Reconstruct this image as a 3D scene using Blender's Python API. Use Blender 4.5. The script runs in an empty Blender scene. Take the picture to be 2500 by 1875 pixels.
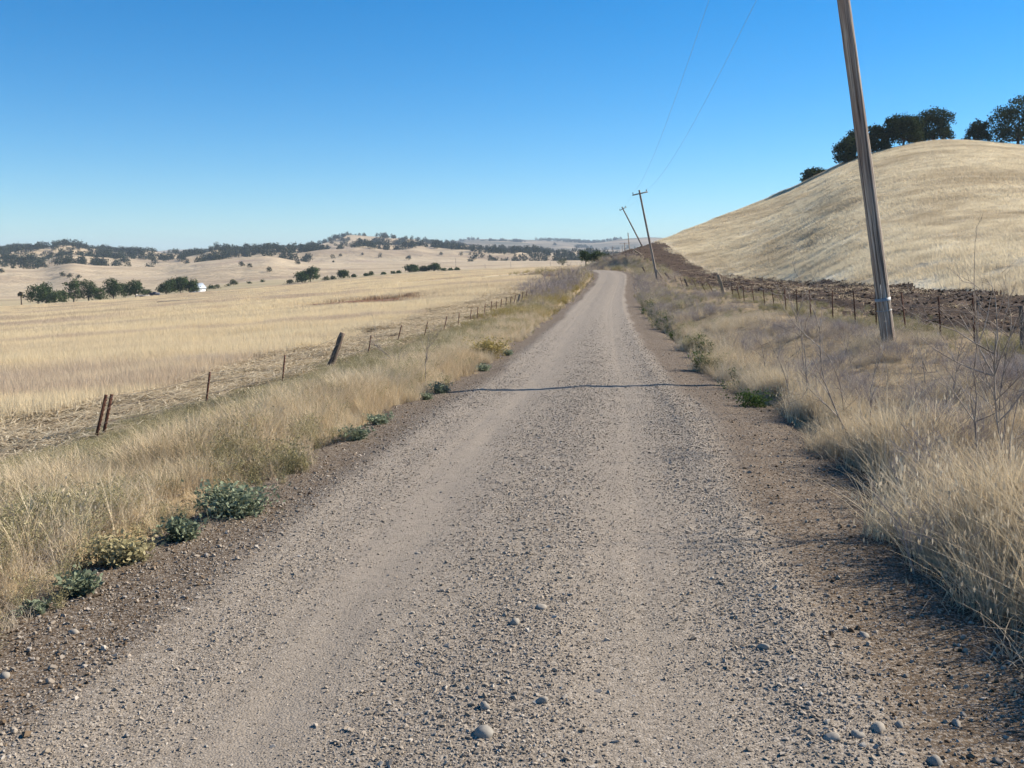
import bpy, bmesh, math, random
import numpy as np
from math import radians, sin, cos, tan, atan2, pi
from mathutils import Vector, Matrix

# ------------------------------------------------------------------ camera, sky, sun, exposure
EYE = 1.60                       # eye height above the road where the photographer stands
FPX = 980.0                      # focal length in pixels of a 1024 px wide picture
PITCH = math.atan(122.0 / FPX)   # looking slightly down
SUN_AZ, SUN_EL = radians(69.0), radians(34.0)   # azimuth measured to the right of the view direction

scene = bpy.context.scene
C = scene.collection
cam_data = bpy.data.cameras.new('camera')
cam = bpy.data.objects.new('camera', cam_data); C.objects.link(cam)
cam_data.sensor_width = 36.0; cam_data.lens = FPX / 1024.0 * 36.0
cam_data.clip_start = 0.05; cam_data.clip_end = 30000.0
cam.location = (0, 0, EYE); cam.rotation_euler = (pi / 2 - PITCH, 0, 0)
scene.camera = cam

world = bpy.data.worlds.new('World'); scene.world = world; world.use_nodes = True
wn = world.node_tree; wn.nodes.clear()
sky = wn.nodes.new('ShaderNodeTexSky'); sky.sky_type = 'NISHITA'; sky.sun_disc = False
sky.sun_elevation = SUN_EL; sky.sun_rotation = SUN_AZ
sky.altitude = 0.0; sky.air_density = 0.85; sky.dust_density = 0.05; sky.ozone_density = 3.0
hs = wn.nodes.new('ShaderNodeHueSaturation'); hs.inputs['Saturation'].default_value = 1.32
bg = wn.nodes.new('ShaderNodeBackground'); bg.inputs['Strength'].default_value = 0.077
wo = wn.nodes.new('ShaderNodeOutputWorld')
tint = wn.nodes.new('ShaderNodeMix'); tint.data_type = 'RGBA'; tint.blend_type = 'MULTIPLY'; tint.inputs[0].default_value = 1.0; tint.inputs[7].default_value = (0.84, 0.985, 1.08, 1)
wn.links.new(sky.outputs[0], tint.inputs[6]); wn.links.new(tint.outputs[2], hs.inputs['Color']); wn.links.new(hs.outputs[0], bg.inputs['Color'])
wn.links.new(bg.outputs[0], wo.inputs['Surface'])

sun_data = bpy.data.lights.new('sun', 'SUN'); sun_data.energy = 5.0; sun_data.angle = radians(0.55)
sun_data.color = (1.0, 0.905, 0.77)
sun = bpy.data.objects.new('sun', sun_data); C.objects.link(sun)
sun_dir = Vector((sin(SUN_AZ) * cos(SUN_EL), cos(SUN_AZ) * cos(SUN_EL), sin(SUN_EL)))
sun.rotation_euler = (-sun_dir).to_track_quat('-Z', 'Y').to_euler(); sun.location = (60, 20, 60)

vs = scene.view_settings
vs.view_transform = 'Standard'; vs.look = 'None'; vs.gamma = 1.0; vs.use_curve_mapping = False
vs.exposure = 0.84
scene.render.engine = 'CYCLES'
cy = scene.cycles
cy.use_denoising = True; cy.denoiser = 'OPENIMAGEDENOISE'; cy.denoising_prefilter = 'ACCURATE'
cy.max_bounces = 4; cy.diffuse_bounces = 1; cy.glossy_bounces = 1; cy.transmission_bounces = 3
cy.transparent_max_bounces = 8; cy.volume_bounces = 0; cy.caustics_reflective = False; cy.caustics_refractive = False
cy.use_adaptive_sampling = True; cy.adaptive_threshold = 0.022
cy.sample_clamp_indirect = 4.0

rng = np.random.default_rng(7)
random.seed(7)
SP, CP = sin(PITCH), cos(PITCH)

# ------------------------------------------------------------------ small maths helpers
def slope_of(py):                       # rise over forward distance of a sight line
    q = (384.0 - np.asarray(py, float)) / FPX
    return (-SP + q * CP) / (CP + q * SP)
def a_of(px, m=0.0): return (px - 512.0) / FPX * (CP - m * SP)     # X / Y of a sight line
def px_of(X, Y, Z):                     # picture position of a world point
    zz = Z - EYE; d = Y * CP - zz * SP; v = Y * SP + zz * CP
    return 512 + FPX * X / d, 384 - FPX * v / d
def sstep(a, b, x):
    t = np.clip((np.asarray(x, float) - a) / (b - a), 0, 1); return t * t * (3 - 2 * t)
def _hash(ix, iy, seed):
    n = (ix.astype(np.int64) * 374761393 + iy.astype(np.int64) * 668265263 + seed * 1274126177) & 0x7fffffff
    n = ((n ^ (n >> 13)) * 1274126177) & 0x7fffffff
    return ((n ^ (n >> 16)) & 0xffff) / 65535.0
def vnoise(x, y, seed=0):
    x = np.asarray(x, float); y = np.asarray(y, float)
    ix = np.floor(x); iy = np.floor(y); fx = x - ix; fy = y - iy
    ux = fx * fx * (3 - 2 * fx); uy = fy * fy * (3 - 2 * fy)
    a = _hash(ix, iy, seed); b = _hash(ix + 1, iy, seed); c = _hash(ix, iy + 1, seed); d = _hash(ix + 1, iy + 1, seed)
    return (a * (1 - ux) + b * ux) * (1 - uy) + (c * (1 - ux) + d * ux) * uy
def fbm(x, y, seed=0, octv=4):
    s = 0; amp = 0.5; tot = 0
    for o in range(octv):
        s = s + amp * vnoise(x, y, seed + o * 17); tot += amp
        x = x * 2.03 + 5.1; y = y * 2.03 + 1.7; amp *= 0.5
    return s / tot                      # 0..1

# ------------------------------------------------------------------ the lie of the land
# road centre line: x, y, height (relative to the eye)
ROAD = np.array([(-3.4, -30, -1.6), (-1.4, -10, -1.6), (-.4, 0, -1.6), (.05, 4.7, -1.62), (.3, 7, -1.65), (.72, 11, -1.75),
    (1.2, 16, -1.95), (1.95, 24, -2.17), (3.5, 40, -2.45), (5.0, 55, -2.58), (6.85, 72, -2.55), (9.0, 90, -2.25), (10.9, 106, -1.78),
    (12.0, 118, -1.36), (11.6, 128, -1.1), (8.5, 138, -1.15), (2, 147, -1.7), (-10, 154, -2.7), (-30, 160, -4.5), (-60, 165, -6.6)], float)
def catmull(P, n):
    out = []
    for i in range(len(P) - 1):
        p0 = P[max(i - 1, 0)]; p1 = P[i]; p2 = P[i + 1]; p3 = P[min(i + 2, len(P) - 1)]
        L = np.linalg.norm(p2[:2] - p1[:2]); k = max(4, int(L / n))
        d01 = max(np.linalg.norm(p1[:2] - p0[:2]), 1e-3) if i > 0 else L
        d23 = max(np.linalg.norm(p3[:2] - p2[:2]), 1e-3) if i + 2 < len(P) else L
        m1 = ((p2 - p1) / L * d01 + (p1 - p0) / d01 * L) / (d01 + L) * L if i > 0 else (p2 - p1)
        m2 = ((p3 - p2) / d23 * L + (p2 - p1) / L * d23) / (d23 + L) * L if i + 2 < len(P) else (p2 - p1)
        for t in np.arange(k) / k:
            h00 = 2*t**3 - 3*t**2 + 1; h10 = t**3 - 2*t**2 + t; h01 = -2*t**3 + 3*t**2; h11 = t**3 - t**2
            out.append(h00 * p1 + h10 * m1 + h01 * p2 + h11 * m2)
    out.append(P[-1]); return np.array(out)
RC = catmull(ROAD, 0.6)
_d = np.diff(RC[:, :2], axis=0); RS = np.concatenate([[0], np.cumsum(np.hypot(_d[:, 0], _d[:, 1]))])
_t = np.gradient(RC[:, :2], axis=0); RT = _t / np.linalg.norm(_t, axis=1, keepdims=True)
S0 = float(np.interp(0, RC[:150, 1], RS[:150]))

def road_frame(X, Y):
    """signed distance to the road's centre line (right is positive), centre height, distance along it"""
    X = np.asarray(X, float).ravel(); Y = np.asarray(Y, float).ravel()
    lat = np.empty_like(X); zr = np.empty_like(X); ss = np.empty_like(X)
    sub = RC[::3]; st = RT[::3]; s_ = RS[::3]
    for i in range(0, len(X), 20000):
        x = X[i:i+20000]; y = Y[i:i+20000]
        d2 = (x[:, None] - sub[None, :, 0])**2 + (y[:, None] - sub[None, :, 1])**2
        k = d2.argmin(1)
        dx = x - sub[k, 0]; dy = y - sub[k, 1]; tx = st[k, 0]; ty = st[k, 1]
        al = dx * tx + dy * ty; cr = dx * ty - dy * tx          # right of travel is positive
        inside = (k > 0) & (k < len(sub) - 1)
        lat[i:i+20000] = np.where(inside, cr, np.sign(cr + 1e-9) * np.sqrt(d2[np.arange(len(k)), k]))
        s2 = s_[k] + np.where(inside, al, 0)
        ss[i:i+20000] = s2
    zr = np.interp(ss, RS, RC[:, 2])
    return lat, zr, ss

HPX = np.array([540, 575, 593, 612, 636, 657, 690, 717, 757, 800, 841, 870, 926, 962, 989, 1024, 1100, 1250, 1500])
H_R = np.array([130, 135, 140, 146, 152, 165, 178, 186, 195, 202, 212, 220, 228, 232, 234, 235, 240, 240, 240])
H_Y = np.array([266, 266, 265.6, 256, 246.8, 243, 229, 217, 202, 183, 161.5, 152.6, 141.5, 141.2, 144, 147.6, 158, 175, 190])
H_B = np.array([112, 112, 110, 108, 106, 112, 114, 111, 93, 73, 59, 53, 45, 41, 38, 35, 30, 24, 20])
RIM_P = np.array([-300, 0, 91, 194, 287, 336, 414, 466, 532, 580, 640, 1100]); RIM_Y = np.array([318, 307.5, 302, 293, 286, 281, 274, 271.2, 268.2, 266.5, 265, 265])
Y1P = np.array([-300, 0, 19, 43, 70, 91, 123, 143, 166, 188, 220, 240, 270, 290, 310, 350, 400, 450, 500, 560, 665, 1100])
Y1 = np.array([269, 268.3, 269.3, 270.5, 264.3, 268, 268.3, 269.6, 269.3, 264.6, 260.3, 258.8, 255.6, 259.5, 262, 262.5, 262, 261.5, 261, 261.5, 262, 262])
Y2P = np.array([-300, 0, 19, 39, 49, 80, 110, 124, 143, 160, 181, 192, 220, 246, 277, 301, 318, 334, 350, 369, 388, 414, 440, 460, 492, 531, 560, 600, 665, 1100])
Y2 = np.array([250, 249.6, 249, 251.5, 250.3, 251.5, 250.3, 249.6, 251, 255, 254, 251.3, 252.5, 252, 249.5, 250, 244.8, 242, 239.7, 239.7, 241.2, 242, 242.7, 245, 249.5, 254, 256, 257.5, 258, 258])
Y3P = np.array([-300, 0, 150, 250, 272, 282, 300, 360, 430, 450, 466, 485, 505, 520, 543, 569, 593, 605, 621, 645, 665, 750, 1100])
Y3 = np.array([254, 253, 253, 250.5, 247.6, 248, 251, 248, 243.5, 240, 238, 237.8, 237.6, 237.6, 238.4, 239, 242, 241.4, 239, 238.4, 240, 243, 250])

def _smooth(P, V, sig):                 # rounded-off version of a table
    g = np.arange(-420, 1620, 2.0); v = np.interp(g, P, V); k = np.exp(-.5 * (np.arange(-40, 41) * 2.0 / sig)**2); k /= k.sum()
    return g, np.convolve(np.pad(v, 40, mode='edge'), k, mode='valid')
HG, H_R = _smooth(HPX, H_R, 22); _, H_B = _smooth(HPX, H_B, 18); _, H_Y = _smooth(HPX, H_Y, 13); HPX = HG
RIM_P, RIM_Y = _smooth(RIM_P, RIM_Y, 24); Y1P, Y1 = _smooth(Y1P, Y1, 7); Y2P, Y2 = _smooth(Y2P, Y2, 5); Y3P, Y3 = _smooth(Y3P, Y3, 5)

def far_z(th, r):
    """rolling country beyond the field: a run of ranges seen one over the other"""
    ct = np.maximum(np.cos(th), 0.55); px = 512 + FPX * np.clip(np.tan(np.clip(th, -1.2, 1.2)), -1.6, 1.6) / CP
    px = np.where(np.abs(th) > 1.2, np.where(th > 0, 1400.0, -400.0), px)
    rim = np.interp(px, RIM_P, RIM_Y); y1 = np.interp(px, Y1P, Y1); y2 = np.interp(px, Y2P, Y2); y3 = np.interp(px, Y3P, Y3)
    rows = [(280, rim), (335, rim + 0.9), (420, rim - 1.2), (560, rim * .72 + y1 * .28), (720, rim * .35 + y1 * .65), (900, y1), (1080, y1 + 1.6), (1420, y1 * .6 + y2 * .4),
            (1900, y2), (2500, y2 + 5), (3400, y3 * .5 + 129), (4500, y3), (6000, y3 + 9), (9800, np.full_like(px, 262.5))]
    z = slope_of(rows[0][1]) * rows[0][0] * ct
    for (r0, ya), (r1, yb) in zip(rows[:-1], rows[1:]):
        za = slope_of(ya) * r0 * ct; zb = slope_of(yb) * r1 * ct
        t = np.clip((r - r0) / (r1 - r0), 0, 1); t = 0.45 * t + 0.55 * t * t * (3 - 2 * t)
        z = np.where(r >= r0, za + (zb - za) * t, z)
    X = r * np.sin(th); Y = r * np.cos(th)
    n1 = fbm(X / 170, Y / 210, 3, 4) - .5; n2 = fbm(X / 330 + 9, Y / 300, 11, 5) - .5; n3 = fbm(X / 800, Y / 700 + 4, 23, 5) - .5
    z = z + n1 * 9 * sstep(450, 700, r) * (1 - sstep(1000, 1500, r)) + (n2 * 50 - np.abs(fbm(X / 150, Y / 260, 29, 3) - .5) * 60 + 9) * sstep(1000, 1500, r) * (1 - sstep(2600, 3200, r)) * (1 - .55 * np.exp(-((r - 1900) / 160)**2)) \
        + n3 * 90 * sstep(2800, 3600, r) * (1 - .6 * np.exp(-((r - 4500) / 300)**2))
    return z, px

def ground_rel(X, Y):
    X = np.asarray(X, float); sh = X.shape; X = X.ravel(); Y = np.asarray(Y, float).ravel()
    r = np.hypot(X, Y); th = np.arctan2(X, Y)
    zf, px = far_z(th, r)
    z = zf.copy(); near = r < 460
    x = X[near]; y = Y[near]; rr = r[near]; pp = px[near]; thh = th[near]
    lat, zr, ss = road_frame(x, y)
    yc = np.clip(y, -30, 400)
    # left: verge falls away to a cross-sloped field
    plane = np.interp(yc, [-30, 0, 15, 40, 72, 108, 130, 200], [-1.75, -1.85, -2.12, -2.45, -2.55, -2.25, -2.1, -2.2]) + 0.0695 * np.maximum(x, -150)
    L = np.abs(lat)
    left = zr + (plane - zr) * sstep(2.3, 8.0, L)
    wr = sstep(110, 275, rr)
    left = left * (1 - wr) + zf[near] * wr
    # right: low bank, fence, disked strip
    shelf = np.interp(yc, [-30, 0, 17, 30, 46, 72, 97, 130, 200], [-1.2, -1.15, -1.37, -1.58, -1.65, -1.9, -1.7, -1.65, -1.0])
    rise = np.interp(yc, [-30, 0, 33, 60, 100], [.3, .3, .52, .3, .05]) * np.clip((lat - 6.3) / 8.2, 0, 1.6)
    right = zr + (shelf + rise - zr) * sstep(2.2, 5.2, lat)
    # right: the hill and its spur round which the road bends
    R = np.interp(pp, HPX, H_R); B = np.interp(pp, HPX, H_B); yh = np.interp(pp, HPX, H_Y)
    ct = np.maximum(np.cos(thh), 0.5)
    H = slope_of(yh) * R * ct
    t = np.clip((rr - B) / (R - B), 0, 1); mixr = sstep(760, 900, pp); f = np.power(t, 1.2) * (1 - mixr) + (0.62 * t + 0.38 * t * t * (3 - 2 * t)) * mixr
    wl = sstep(2.4, 9, lat) * sstep(570, 600, pp)
    right = right + (H - right) * f * wl
    back = sstep(0, 1, (rr - R) / 210.0)
    right = np.where(rr > R, H * wl * (1 - back) + (1 - wl) * right * (1 - back) + zf[near] * back, right)
    wside = sstep(560, 600, pp)
    zn = np.where((lat > 0) & (y < 105), right, np.where(lat > 0, right * wside + left * (1 - wside), left))
    # small unevenness away from the road
    un = (fbm(x * .35, y * .35, 31, 4) - .5) * .34 * sstep(2.5, 4.5, np.abs(lat)) + (fbm(x * 2.2, y * 2.2, 37, 3) - .5) * .10 * sstep(2.2, 3.0, np.abs(lat))
    hillw = f * wl * (rr > B)
    un = un + np.where((lat > 7) & (lat < 16) & (y < 112), .07 * np.sin(lat * 5.2 + 1.5 * np.sin(y * .05)), 0) * sstep(7, 8, lat) * (1 - sstep(13, 14.5, lat))
    un = un + (fbm(x / 22, y / 30, 41, 4) - .5) * 1.6 * np.where(lat > 0, hillw, 0) * (1 - sstep(0, 40, rr - R)) * (1 - .75 * sstep(.75, 1, t))
    zn = zn + un
    cut = sstep(300, 460, rr)
    z[near] = zn * (1 - cut) + zf[near] * cut
    return z.reshape(sh)
def road_shape(lat):
    """crown, ruts and gravel ridges of the road surface"""
    z = -0.022 * (lat / 2.3)**2 * 2.0
    z = z - .014 * np.exp(-((lat + .78) / .24)**2) - .006 * np.exp(-((lat - .66) / .22)**2)
    z = z + .020 * np.exp(-((lat - 1.22) / .18)**2) + .012 * np.exp(-((lat - .05) / .3)**2) + .02 * np.exp(-((lat + 1.55) / .2)**2)
    z = z - .004 * np.exp(-((lat - .60) / .05)**2) - .003 * np.exp(-((lat - .40) / .05)**2) - .004 * np.exp(-((lat + 1.02) / .05)**2)
    return z
def gz(X, Y):                           # height of the bare ground (road bed included), world
    X = np.atleast_1d(np.asarray(X, float)); Y = np.atleast_1d(np.asarray(Y, float))
    return ground_rel(X, Y) + EYE
def gz1(x, y): return float(gz(x, y)[0])
def gnormal(X, Y, e=0.6):
    zx = (gz(X + e, Y) - gz(X - e, Y)) / (2 * e); zy = (gz(X, Y + e) - gz(X, Y - e)) / (2 * e)
    n = np.stack([-zx, -zy, np.ones_like(zx)], 1); return n / np.linalg.norm(n, axis=1, keepdims=True)
def road_pt(lat, s):                    # point beside the road from its own coordinates
    x = np.interp(s, RS, RC[:, 0]); y = np.interp(s, RS, RC[:, 1]); tx = np.interp(s, RS, RT[:, 0]); ty = np.interp(s, RS, RT[:, 1])
    return x + ty * lat, y - tx * lat, np.interp(s, RS, RC[:, 2])
def on_ground(px, py, y0=2.0, y1=600.0):   # where a sight line first meets the ground
    ys = np.exp(np.linspace(math.log(y0), math.log(y1), 700)); m = float(slope_of(py)); a = a_of(px, m)
    zl = m * ys + EYE; g = gz(a * ys, ys); k = np.argmax(zl < g + .0)
    return float(a * ys[k]), float(ys[k]), float(g[k])

# ------------------------------------------------------------------ materials
def mat(name): 
    m = bpy.data.materials.new(name); m.use_nodes = True; nt = m.node_tree; nt.nodes.clear()
    return m, nt, NodeKit(nt)
class NodeKit:
    def __init__(s, nt): s.nt = nt; s._pos = None
    def n(s, t, **kw):
        nd = s.nt.nodes.new(t)
        for k, v in kw.items():
            if k.startswith('_'): setattr(nd, k[1:], v)
        for k, v in kw.items():
            if k.startswith('_'): continue
            key = int(k[1:]) if k[0] == 'i' and k[1:].isdigit() else k.replace('__', ' ')
            if hasattr(v, 'is_linked') or isinstance(v, bpy.types.NodeSocket): s.nt.links.new(v, nd.inputs[key])
            else: nd.inputs[key].default_value = v
        return nd
    def pos(s):
        if s._pos is None: s._pos = s.n('ShaderNodeNewGeometry')
        return s._pos.outputs['Position']
    def mapping(s, vec, scale=(1, 1, 1), rot=(0, 0, 0), loc=(0, 0, 0)):
        return s.n('ShaderNodeMapping', Vector=vec, Scale=scale, Rotation=rot, Location=loc).outputs[0]
    def noise(s, vec, scale, detail=3.0, rough=.55, dist=0.0):
        return s.n('ShaderNodeTexNoise', Vector=vec, Scale=scale, Detail=detail, Roughness=rough, Distortion=dist).outputs[0]
    def ramp(s, fac, stops, interp='LINEAR'):
        r = s.n('ShaderNodeValToRGB', Fac=fac); cr = r.color_ramp; cr.interpolation = interp
        while len(cr.elements) < len(stops): cr.elements.new(0.5)
        for e, (p, c) in zip(cr.elements, stops):
            e.position = p; e.color = (c[0], c[1], c[2], 1) if hasattr(c, '__len__') else (c, c, c, 1)
        return r.outputs[0]
    def mix(s, fac, a, b, blend='MIX'):
        nd = s.nt.nodes.new('ShaderNodeMix'); nd.data_type = 'RGBA'; nd.blend_type = blend
        for key, v in ((0, fac), (6, a), (7, b)):
            if isinstance(v, bpy.types.NodeSocket): s.nt.links.new(v, nd.inputs[key])
            else: nd.inputs[key].default_value = v if key == 0 else (v[0], v[1], v[2], 1)
        return nd.outputs[2]
    def math(s, op, a, b=0.0, clamp=False):
        nd = s.n('ShaderNodeMath', _operation=op, _use_clamp=clamp, i0=a, i1=b); return nd.outputs[0]
    def bump(s, h, strength, dist, normal=None):
        kw = dict(Height=h, Strength=strength, Distance=dist)
        if normal is not None: kw['Normal'] = normal
        return s.n('ShaderNodeBump', **kw).outputs[0]
    def diffuse_out(s, col, normal=None, rough=0.9, spec=0.15):
        p = s.n('ShaderNodeBsdfPrincipled', Roughness=rough); p.inputs['Specular IOR Level'].default_value = spec
        if isinstance(col, bpy.types.NodeSocket): s.nt.links.new(col, p.inputs['Base Color'])
        else: p.inputs['Base Color'].default_value = (*col, 1)
        if normal is not None: s.nt.links.new(normal, p.inputs['Normal'])
        s.nt.links.new(p.outputs[0], s.n('ShaderNodeOutputMaterial').inputs[0]); return p
    def leaf_out(s, col, trans=0.35):
        d = s.n('ShaderNodeBsdfDiffuse', Color=col); t = s.n('ShaderNodeBsdfTranslucent', Color=col)
        m = s.n('ShaderNodeMixShader', i0=trans, i1=d.outputs[0], i2=t.outputs[0])
        s.nt.links.new(m.outputs[0], s.n('ShaderNodeOutputMaterial').inputs[0])

def field_colour(k):
    """straw field: pale bands running with the rows, mauve-brown stretches, a bare reddish patch"""
    p = k.pos(); v = k.mapping(p, rot=(0, 0, radians(-9)), scale=(.012, .055, .02))
    b = k.noise(v, 1.0, 4.0, .6, .6)
    col = k.ramp(b, [(.35, (.50, .385, .285)), (.42, (.62, .50, .33)), (.47, (.80, .67, .44)), (.52, (.78, .64, .41)), (.56, (.55, .43, .32)), (.60, (.53, .41, .305)), (.64, (.78, .65, .42))])
    fine = k.noise(k.mapping(p, rot=(0, 0, radians(-9)), scale=(.12, .4, .3)), 1.0, 3.0, .6)
    col = k.mix(k.math('MULTIPLY', fine, .3), col, (.62, .49, .32))
    w = k.noise(k.mapping(p, scale=(.35, .35, .3)), 1.0, 4.0, .65)               # the worn patch
    dx = k.n('ShaderNodeVectorMath', _operation='MULTIPLY', i0=k.n('ShaderNodeVectorMath', _operation='SUBTRACT', i0=p, i1=PATCH).outputs[0], i1=(.17, .15, 0)).outputs[0]
    ds = k.n('ShaderNodeVectorMath', _operation='LENGTH', i0=dx).outputs['Value']
    mk = k.ramp(k.math('ADD', ds, k.math('MULTIPLY', k.math('SUBTRACT', w, .5), 2.6)), [(.75, 1.0), (1.1, 0.0)])
    return k.mix(mk, col, (.21, .115, .065))
PATCH = on_ground(366, 301.3)
def hill_colour(k):
    p = k.pos(); b = k.noise(k.mapping(p, scale=(.05, .05, .32)), 1.0, 5.0, .65, .4)
    col = k.ramp(b, [(.34, (.45, .36, .23)), (.44, (.62, .515, .35)), (.54, (.76, .655, .46)), (.66, (.83, .73, .53))])
    f = k.noise(k.mapping(p, scale=(.5, .5, 1.2)), 1.0, 3.0, .65)
    return k.mix(k.ramp(f, [(.45, .0), (.66, .55)]), col, (.40, .315, .20))

def make_materials():
    M = {}
    # gravel road bed
    m, nt, k = mat('road_bed'); M['road'] = m
    p = k.pos(); loose = k.n('ShaderNodeAttribute', _attribute_name='loose').outputs['Fac']; soil = k.n('ShaderNodeAttribute', _attribute_name='soil').outputs['Fac']
    big = k.noise(p, 1.3, 4.0, .6); mid = k.noise(p, 9.0, 4.0, .6)
    packed = k.ramp(mid, [(.3, (.228, .194, .154)), (.7, (.292, .249, .199))])
    packed = k.mix(k.ramp(big, [(.35, 0.0), (.7, .5)]), packed, (.24, .207, .168))
    vor = k.n('ShaderNodeTexVoronoi', Vector=p, Scale=105.0); vcol = k.n('ShaderNodeSeparateColor', i0=vor.outputs['Color']).outputs[0]
    grv = k.ramp(vcol, [(.0, (.165, .139, .109)), (.4, (.242, .205, .161)), (.75, (.298, .254, .203)), (1.0, (.39, .343, .282))])
    soilc = k.ramp(mid, [(.3, (.072, .049, .030)), (.7, (.135, .096, .060))])
    col = k.mix(loose, packed, grv)
    sp = k.math('MULTIPLY', k.ramp(vcol, [(.62, 0.0), (.72, .75)]), .8)
    col = k.mix(soil, col, k.mix(sp, soilc, grv))
    fineh = k.math('ADD', k.math('MULTIPLY', vor.outputs['Distance'], -1.0), k.math('MULTIPLY', k.noise(p, 160.0, 2.0), .8))
    b1 = k.bump(fineh, .6, .005)
    b2 = k.bump(k.noise(p, 22.0, 4.0, .65), .5, .010, b1)
    k.diffuse_out(col, b2)
    # verge soil with litter
    m, nt, k = mat('verge_soil'); M['verge'] = m
    p = k.pos(); a = k.noise(p, 1.1, 4.0, .6); f = k.noise(k.mapping(p, scale=(30, 12, 20)), 1.0, 3.0, .7)
    col = k.mix(k.ramp(a, [(.35, 0.0), (.65, 1.0)]), (.20, .145, .085), (.30, .225, .125)); col = k.mix(k.ramp(f, [(.45, 0.0), (.7, .7)]), col, (.40, .31, .18))
    k.diffuse_out(col, k.bump(f, .8, .03))
    # left strip of cut straw over red-brown soil
    m, nt, k = mat('straw_soil'); M['straw_soil'] = m
    p = k.pos(); a = k.noise(k.mapping(p, scale=(2.5, 1.2, 2)), 1.0, 5.0, .65)
    k.diffuse_out(k.ramp(a, [(.40, (.10, .060, .036)), (.56, (.17, .108, .066)), (.72, (.32, .225, .14))]), k.bump(a, 1.0, .12))
    # field
    m, nt, k = mat('field_ground'); M['field'] = m
    col = field_colour(k); p = k.pos()
    k.diffuse_out(col, k.bump(k.noise(p, 1.7, 5.0, .7), 1.0, .25))
    # disked dark strip
    m, nt, k = mat('disked_soil'); M['disked'] = m
    p = k.pos(); a = k.noise(p, 2.2, 6.0, .7)
    col = k.ramp(a, [(.32, (.045, .028, .017)), (.5, (.082, .052, .032)), (.66, (.14, .092, .058))])
    k.diffuse_out(col, k.bump(a, 1.0, .25))
    # near hill
    m, nt, k = mat('hill_ground'); M['hill'] = m
    p = k.pos(); k.diffuse_out(hill_colour(k), k.bump(k.noise(k.mapping(p, scale=(1, 1, 2)), 1.0, 6.0, .7), 1.0, .4))
    # valley and golden foothills
    m, nt, k = mat('golden_hill'); M['golden'] = m
    p = k.pos(); a = k.noise(k.mapping(p, scale=(.006, .012, .03)), 1.0, 5.0, .6, .8); f = k.noise(k.mapping(p, scale=(.05, .05, .1)), 1.0, 4.0, .65)
    col = k.ramp(a, [(.3, (.28, .21, .145)), (.45, (.41, .32, .21)), (.58, (.49, .395, .26)), (.7, (.33, .25, .185))]); col = k.mix(k.ramp(f, [(.42, 0.0), (.7, .5)]), col, (.30, .235, .15))
    k.diffuse_out(col, k.bump(f, .8, 4.0))
    m, nt, k = mat('far_hill'); M['far'] = m
    p = k.pos(); a = k.noise(k.mapping(p, scale=(.004, .006, .012)), 1.0, 6.0, .6, .6)
    k.diffuse_out(k.ramp(a, [(.38, (.10, .095, .06)), (.5, (.22, .175, .115)), (.62, (.36, .28, .18))]), k.bump(a, .6, 12.0))
    m, nt, k = mat('valley_floor'); M['valley'] = m
    p = k.pos(); a = k.noise(k.mapping(p, scale=(.01, .03, .03)), 1.0, 5.0, .6)
    k.diffuse_out(k.ramp(a, [(.35, (.33, .26, .16)), (.5, (.43, .345, .205)), (.65, (.35, .29, .17))]))
    # grasses: tone varies by tuft and by place
    def grass(name, stops, trans=.26, patch=.6):
        m, nt, k = mat(name); M[name] = m
        rnd = k.n('ShaderNodeObjectInfo').outputs['Random']; isl = k.n('ShaderNodeNewGeometry').outputs['Random Per Island']
        a = k.noise(k.pos(), patch, 3.0, .6)
        fac = k.math('ADD', k.math('ADD', k.math('MULTIPLY', rnd, .3), k.math('MULTIPLY', isl, .38)), k.math('MULTIPLY', k.math('SUBTRACT', a, .3), .75), clamp=True)
        k.leaf_out(k.ramp(fac, stops), trans)
    grass('dry_gold', [(.0, (.36, .26, .15)), (.3, (.58, .45, .28)), (.6, (.76, .63, .425)), (1., (.86, .77, .57))])
    grass('dry_straw', [(.0, (.36, .275, .18)), (.4, (.55, .45, .31)), (.75, (.69, .585, .42)), (1., (.80, .72, .56))])
    grass('dry_thatch', [(.0, (.29, .225, .16)), (.4, (.47, .385, .28)), (.75, (.61, .52, .395)), (1., (.76, .68, .54))])
    grass('olive_weed', [(.0, (.17, .16, .085)), (.4, (.29, .26, .135)), (.75, (.41, .36, .205)), (1., (.54, .48, .30))])
    grass('yellow_weed', [(.0, (.23, .185, .07)), (.4, (.35, .28, .11)), (.75, (.46, .37, .15)), (1., (.58, .48, .23))])
    grass('mauve_twig', [(.0, (.24, .20, .18)), (.5, (.37, .315, .285)), (1., (.52, .455, .41))], .1)
    grass('green_weed', [(.0, (.035, .062, .022)), (.5, (.07, .11, .035)), (1., (.13, .17, .06))], .3)
    grass('blue_green', [(.0, (.12, .14, .085)), (.45, (.22, .255, .165)), (.8, (.33, .37, .25)), (1., (.46, .49, .36))], .25, 6.0)
    m, nt, k = mat('field_blade'); M['field_blade'] = m
    k.leaf_out(k.mix(k.math('MULTIPLY', k.n('ShaderNodeNewGeometry').outputs['Random Per Island'], .35), field_colour(k), (.86, .75, .53)), .4)
    m, nt, k = mat('hill_blade'); M['hill_blade'] = m
    k.leaf_out(k.mix(k.math('MULTIPLY', k.n('ShaderNodeNewGeometry').outputs['Random Per Island'], .4), hill_colour(k), (.80, .72, .56)), .4)
    m, nt, k = mat('straw'); M['straw'] = m
    k.leaf_out(k.ramp(k.n('ShaderNodeNewGeometry').outputs['Random Per Island'], [(.0, (.42, .31, .19)), (.5, (.62, .50, .33)), (1., (.80, .69, .48))]), .15)
    # stones
    m, nt, k = mat('gravel_stone'); M['stone'] = m
    r = k.n('ShaderNodeObjectInfo').outputs['Random']; p = k.n('ShaderNodeTexCoord').outputs['Object']
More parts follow.
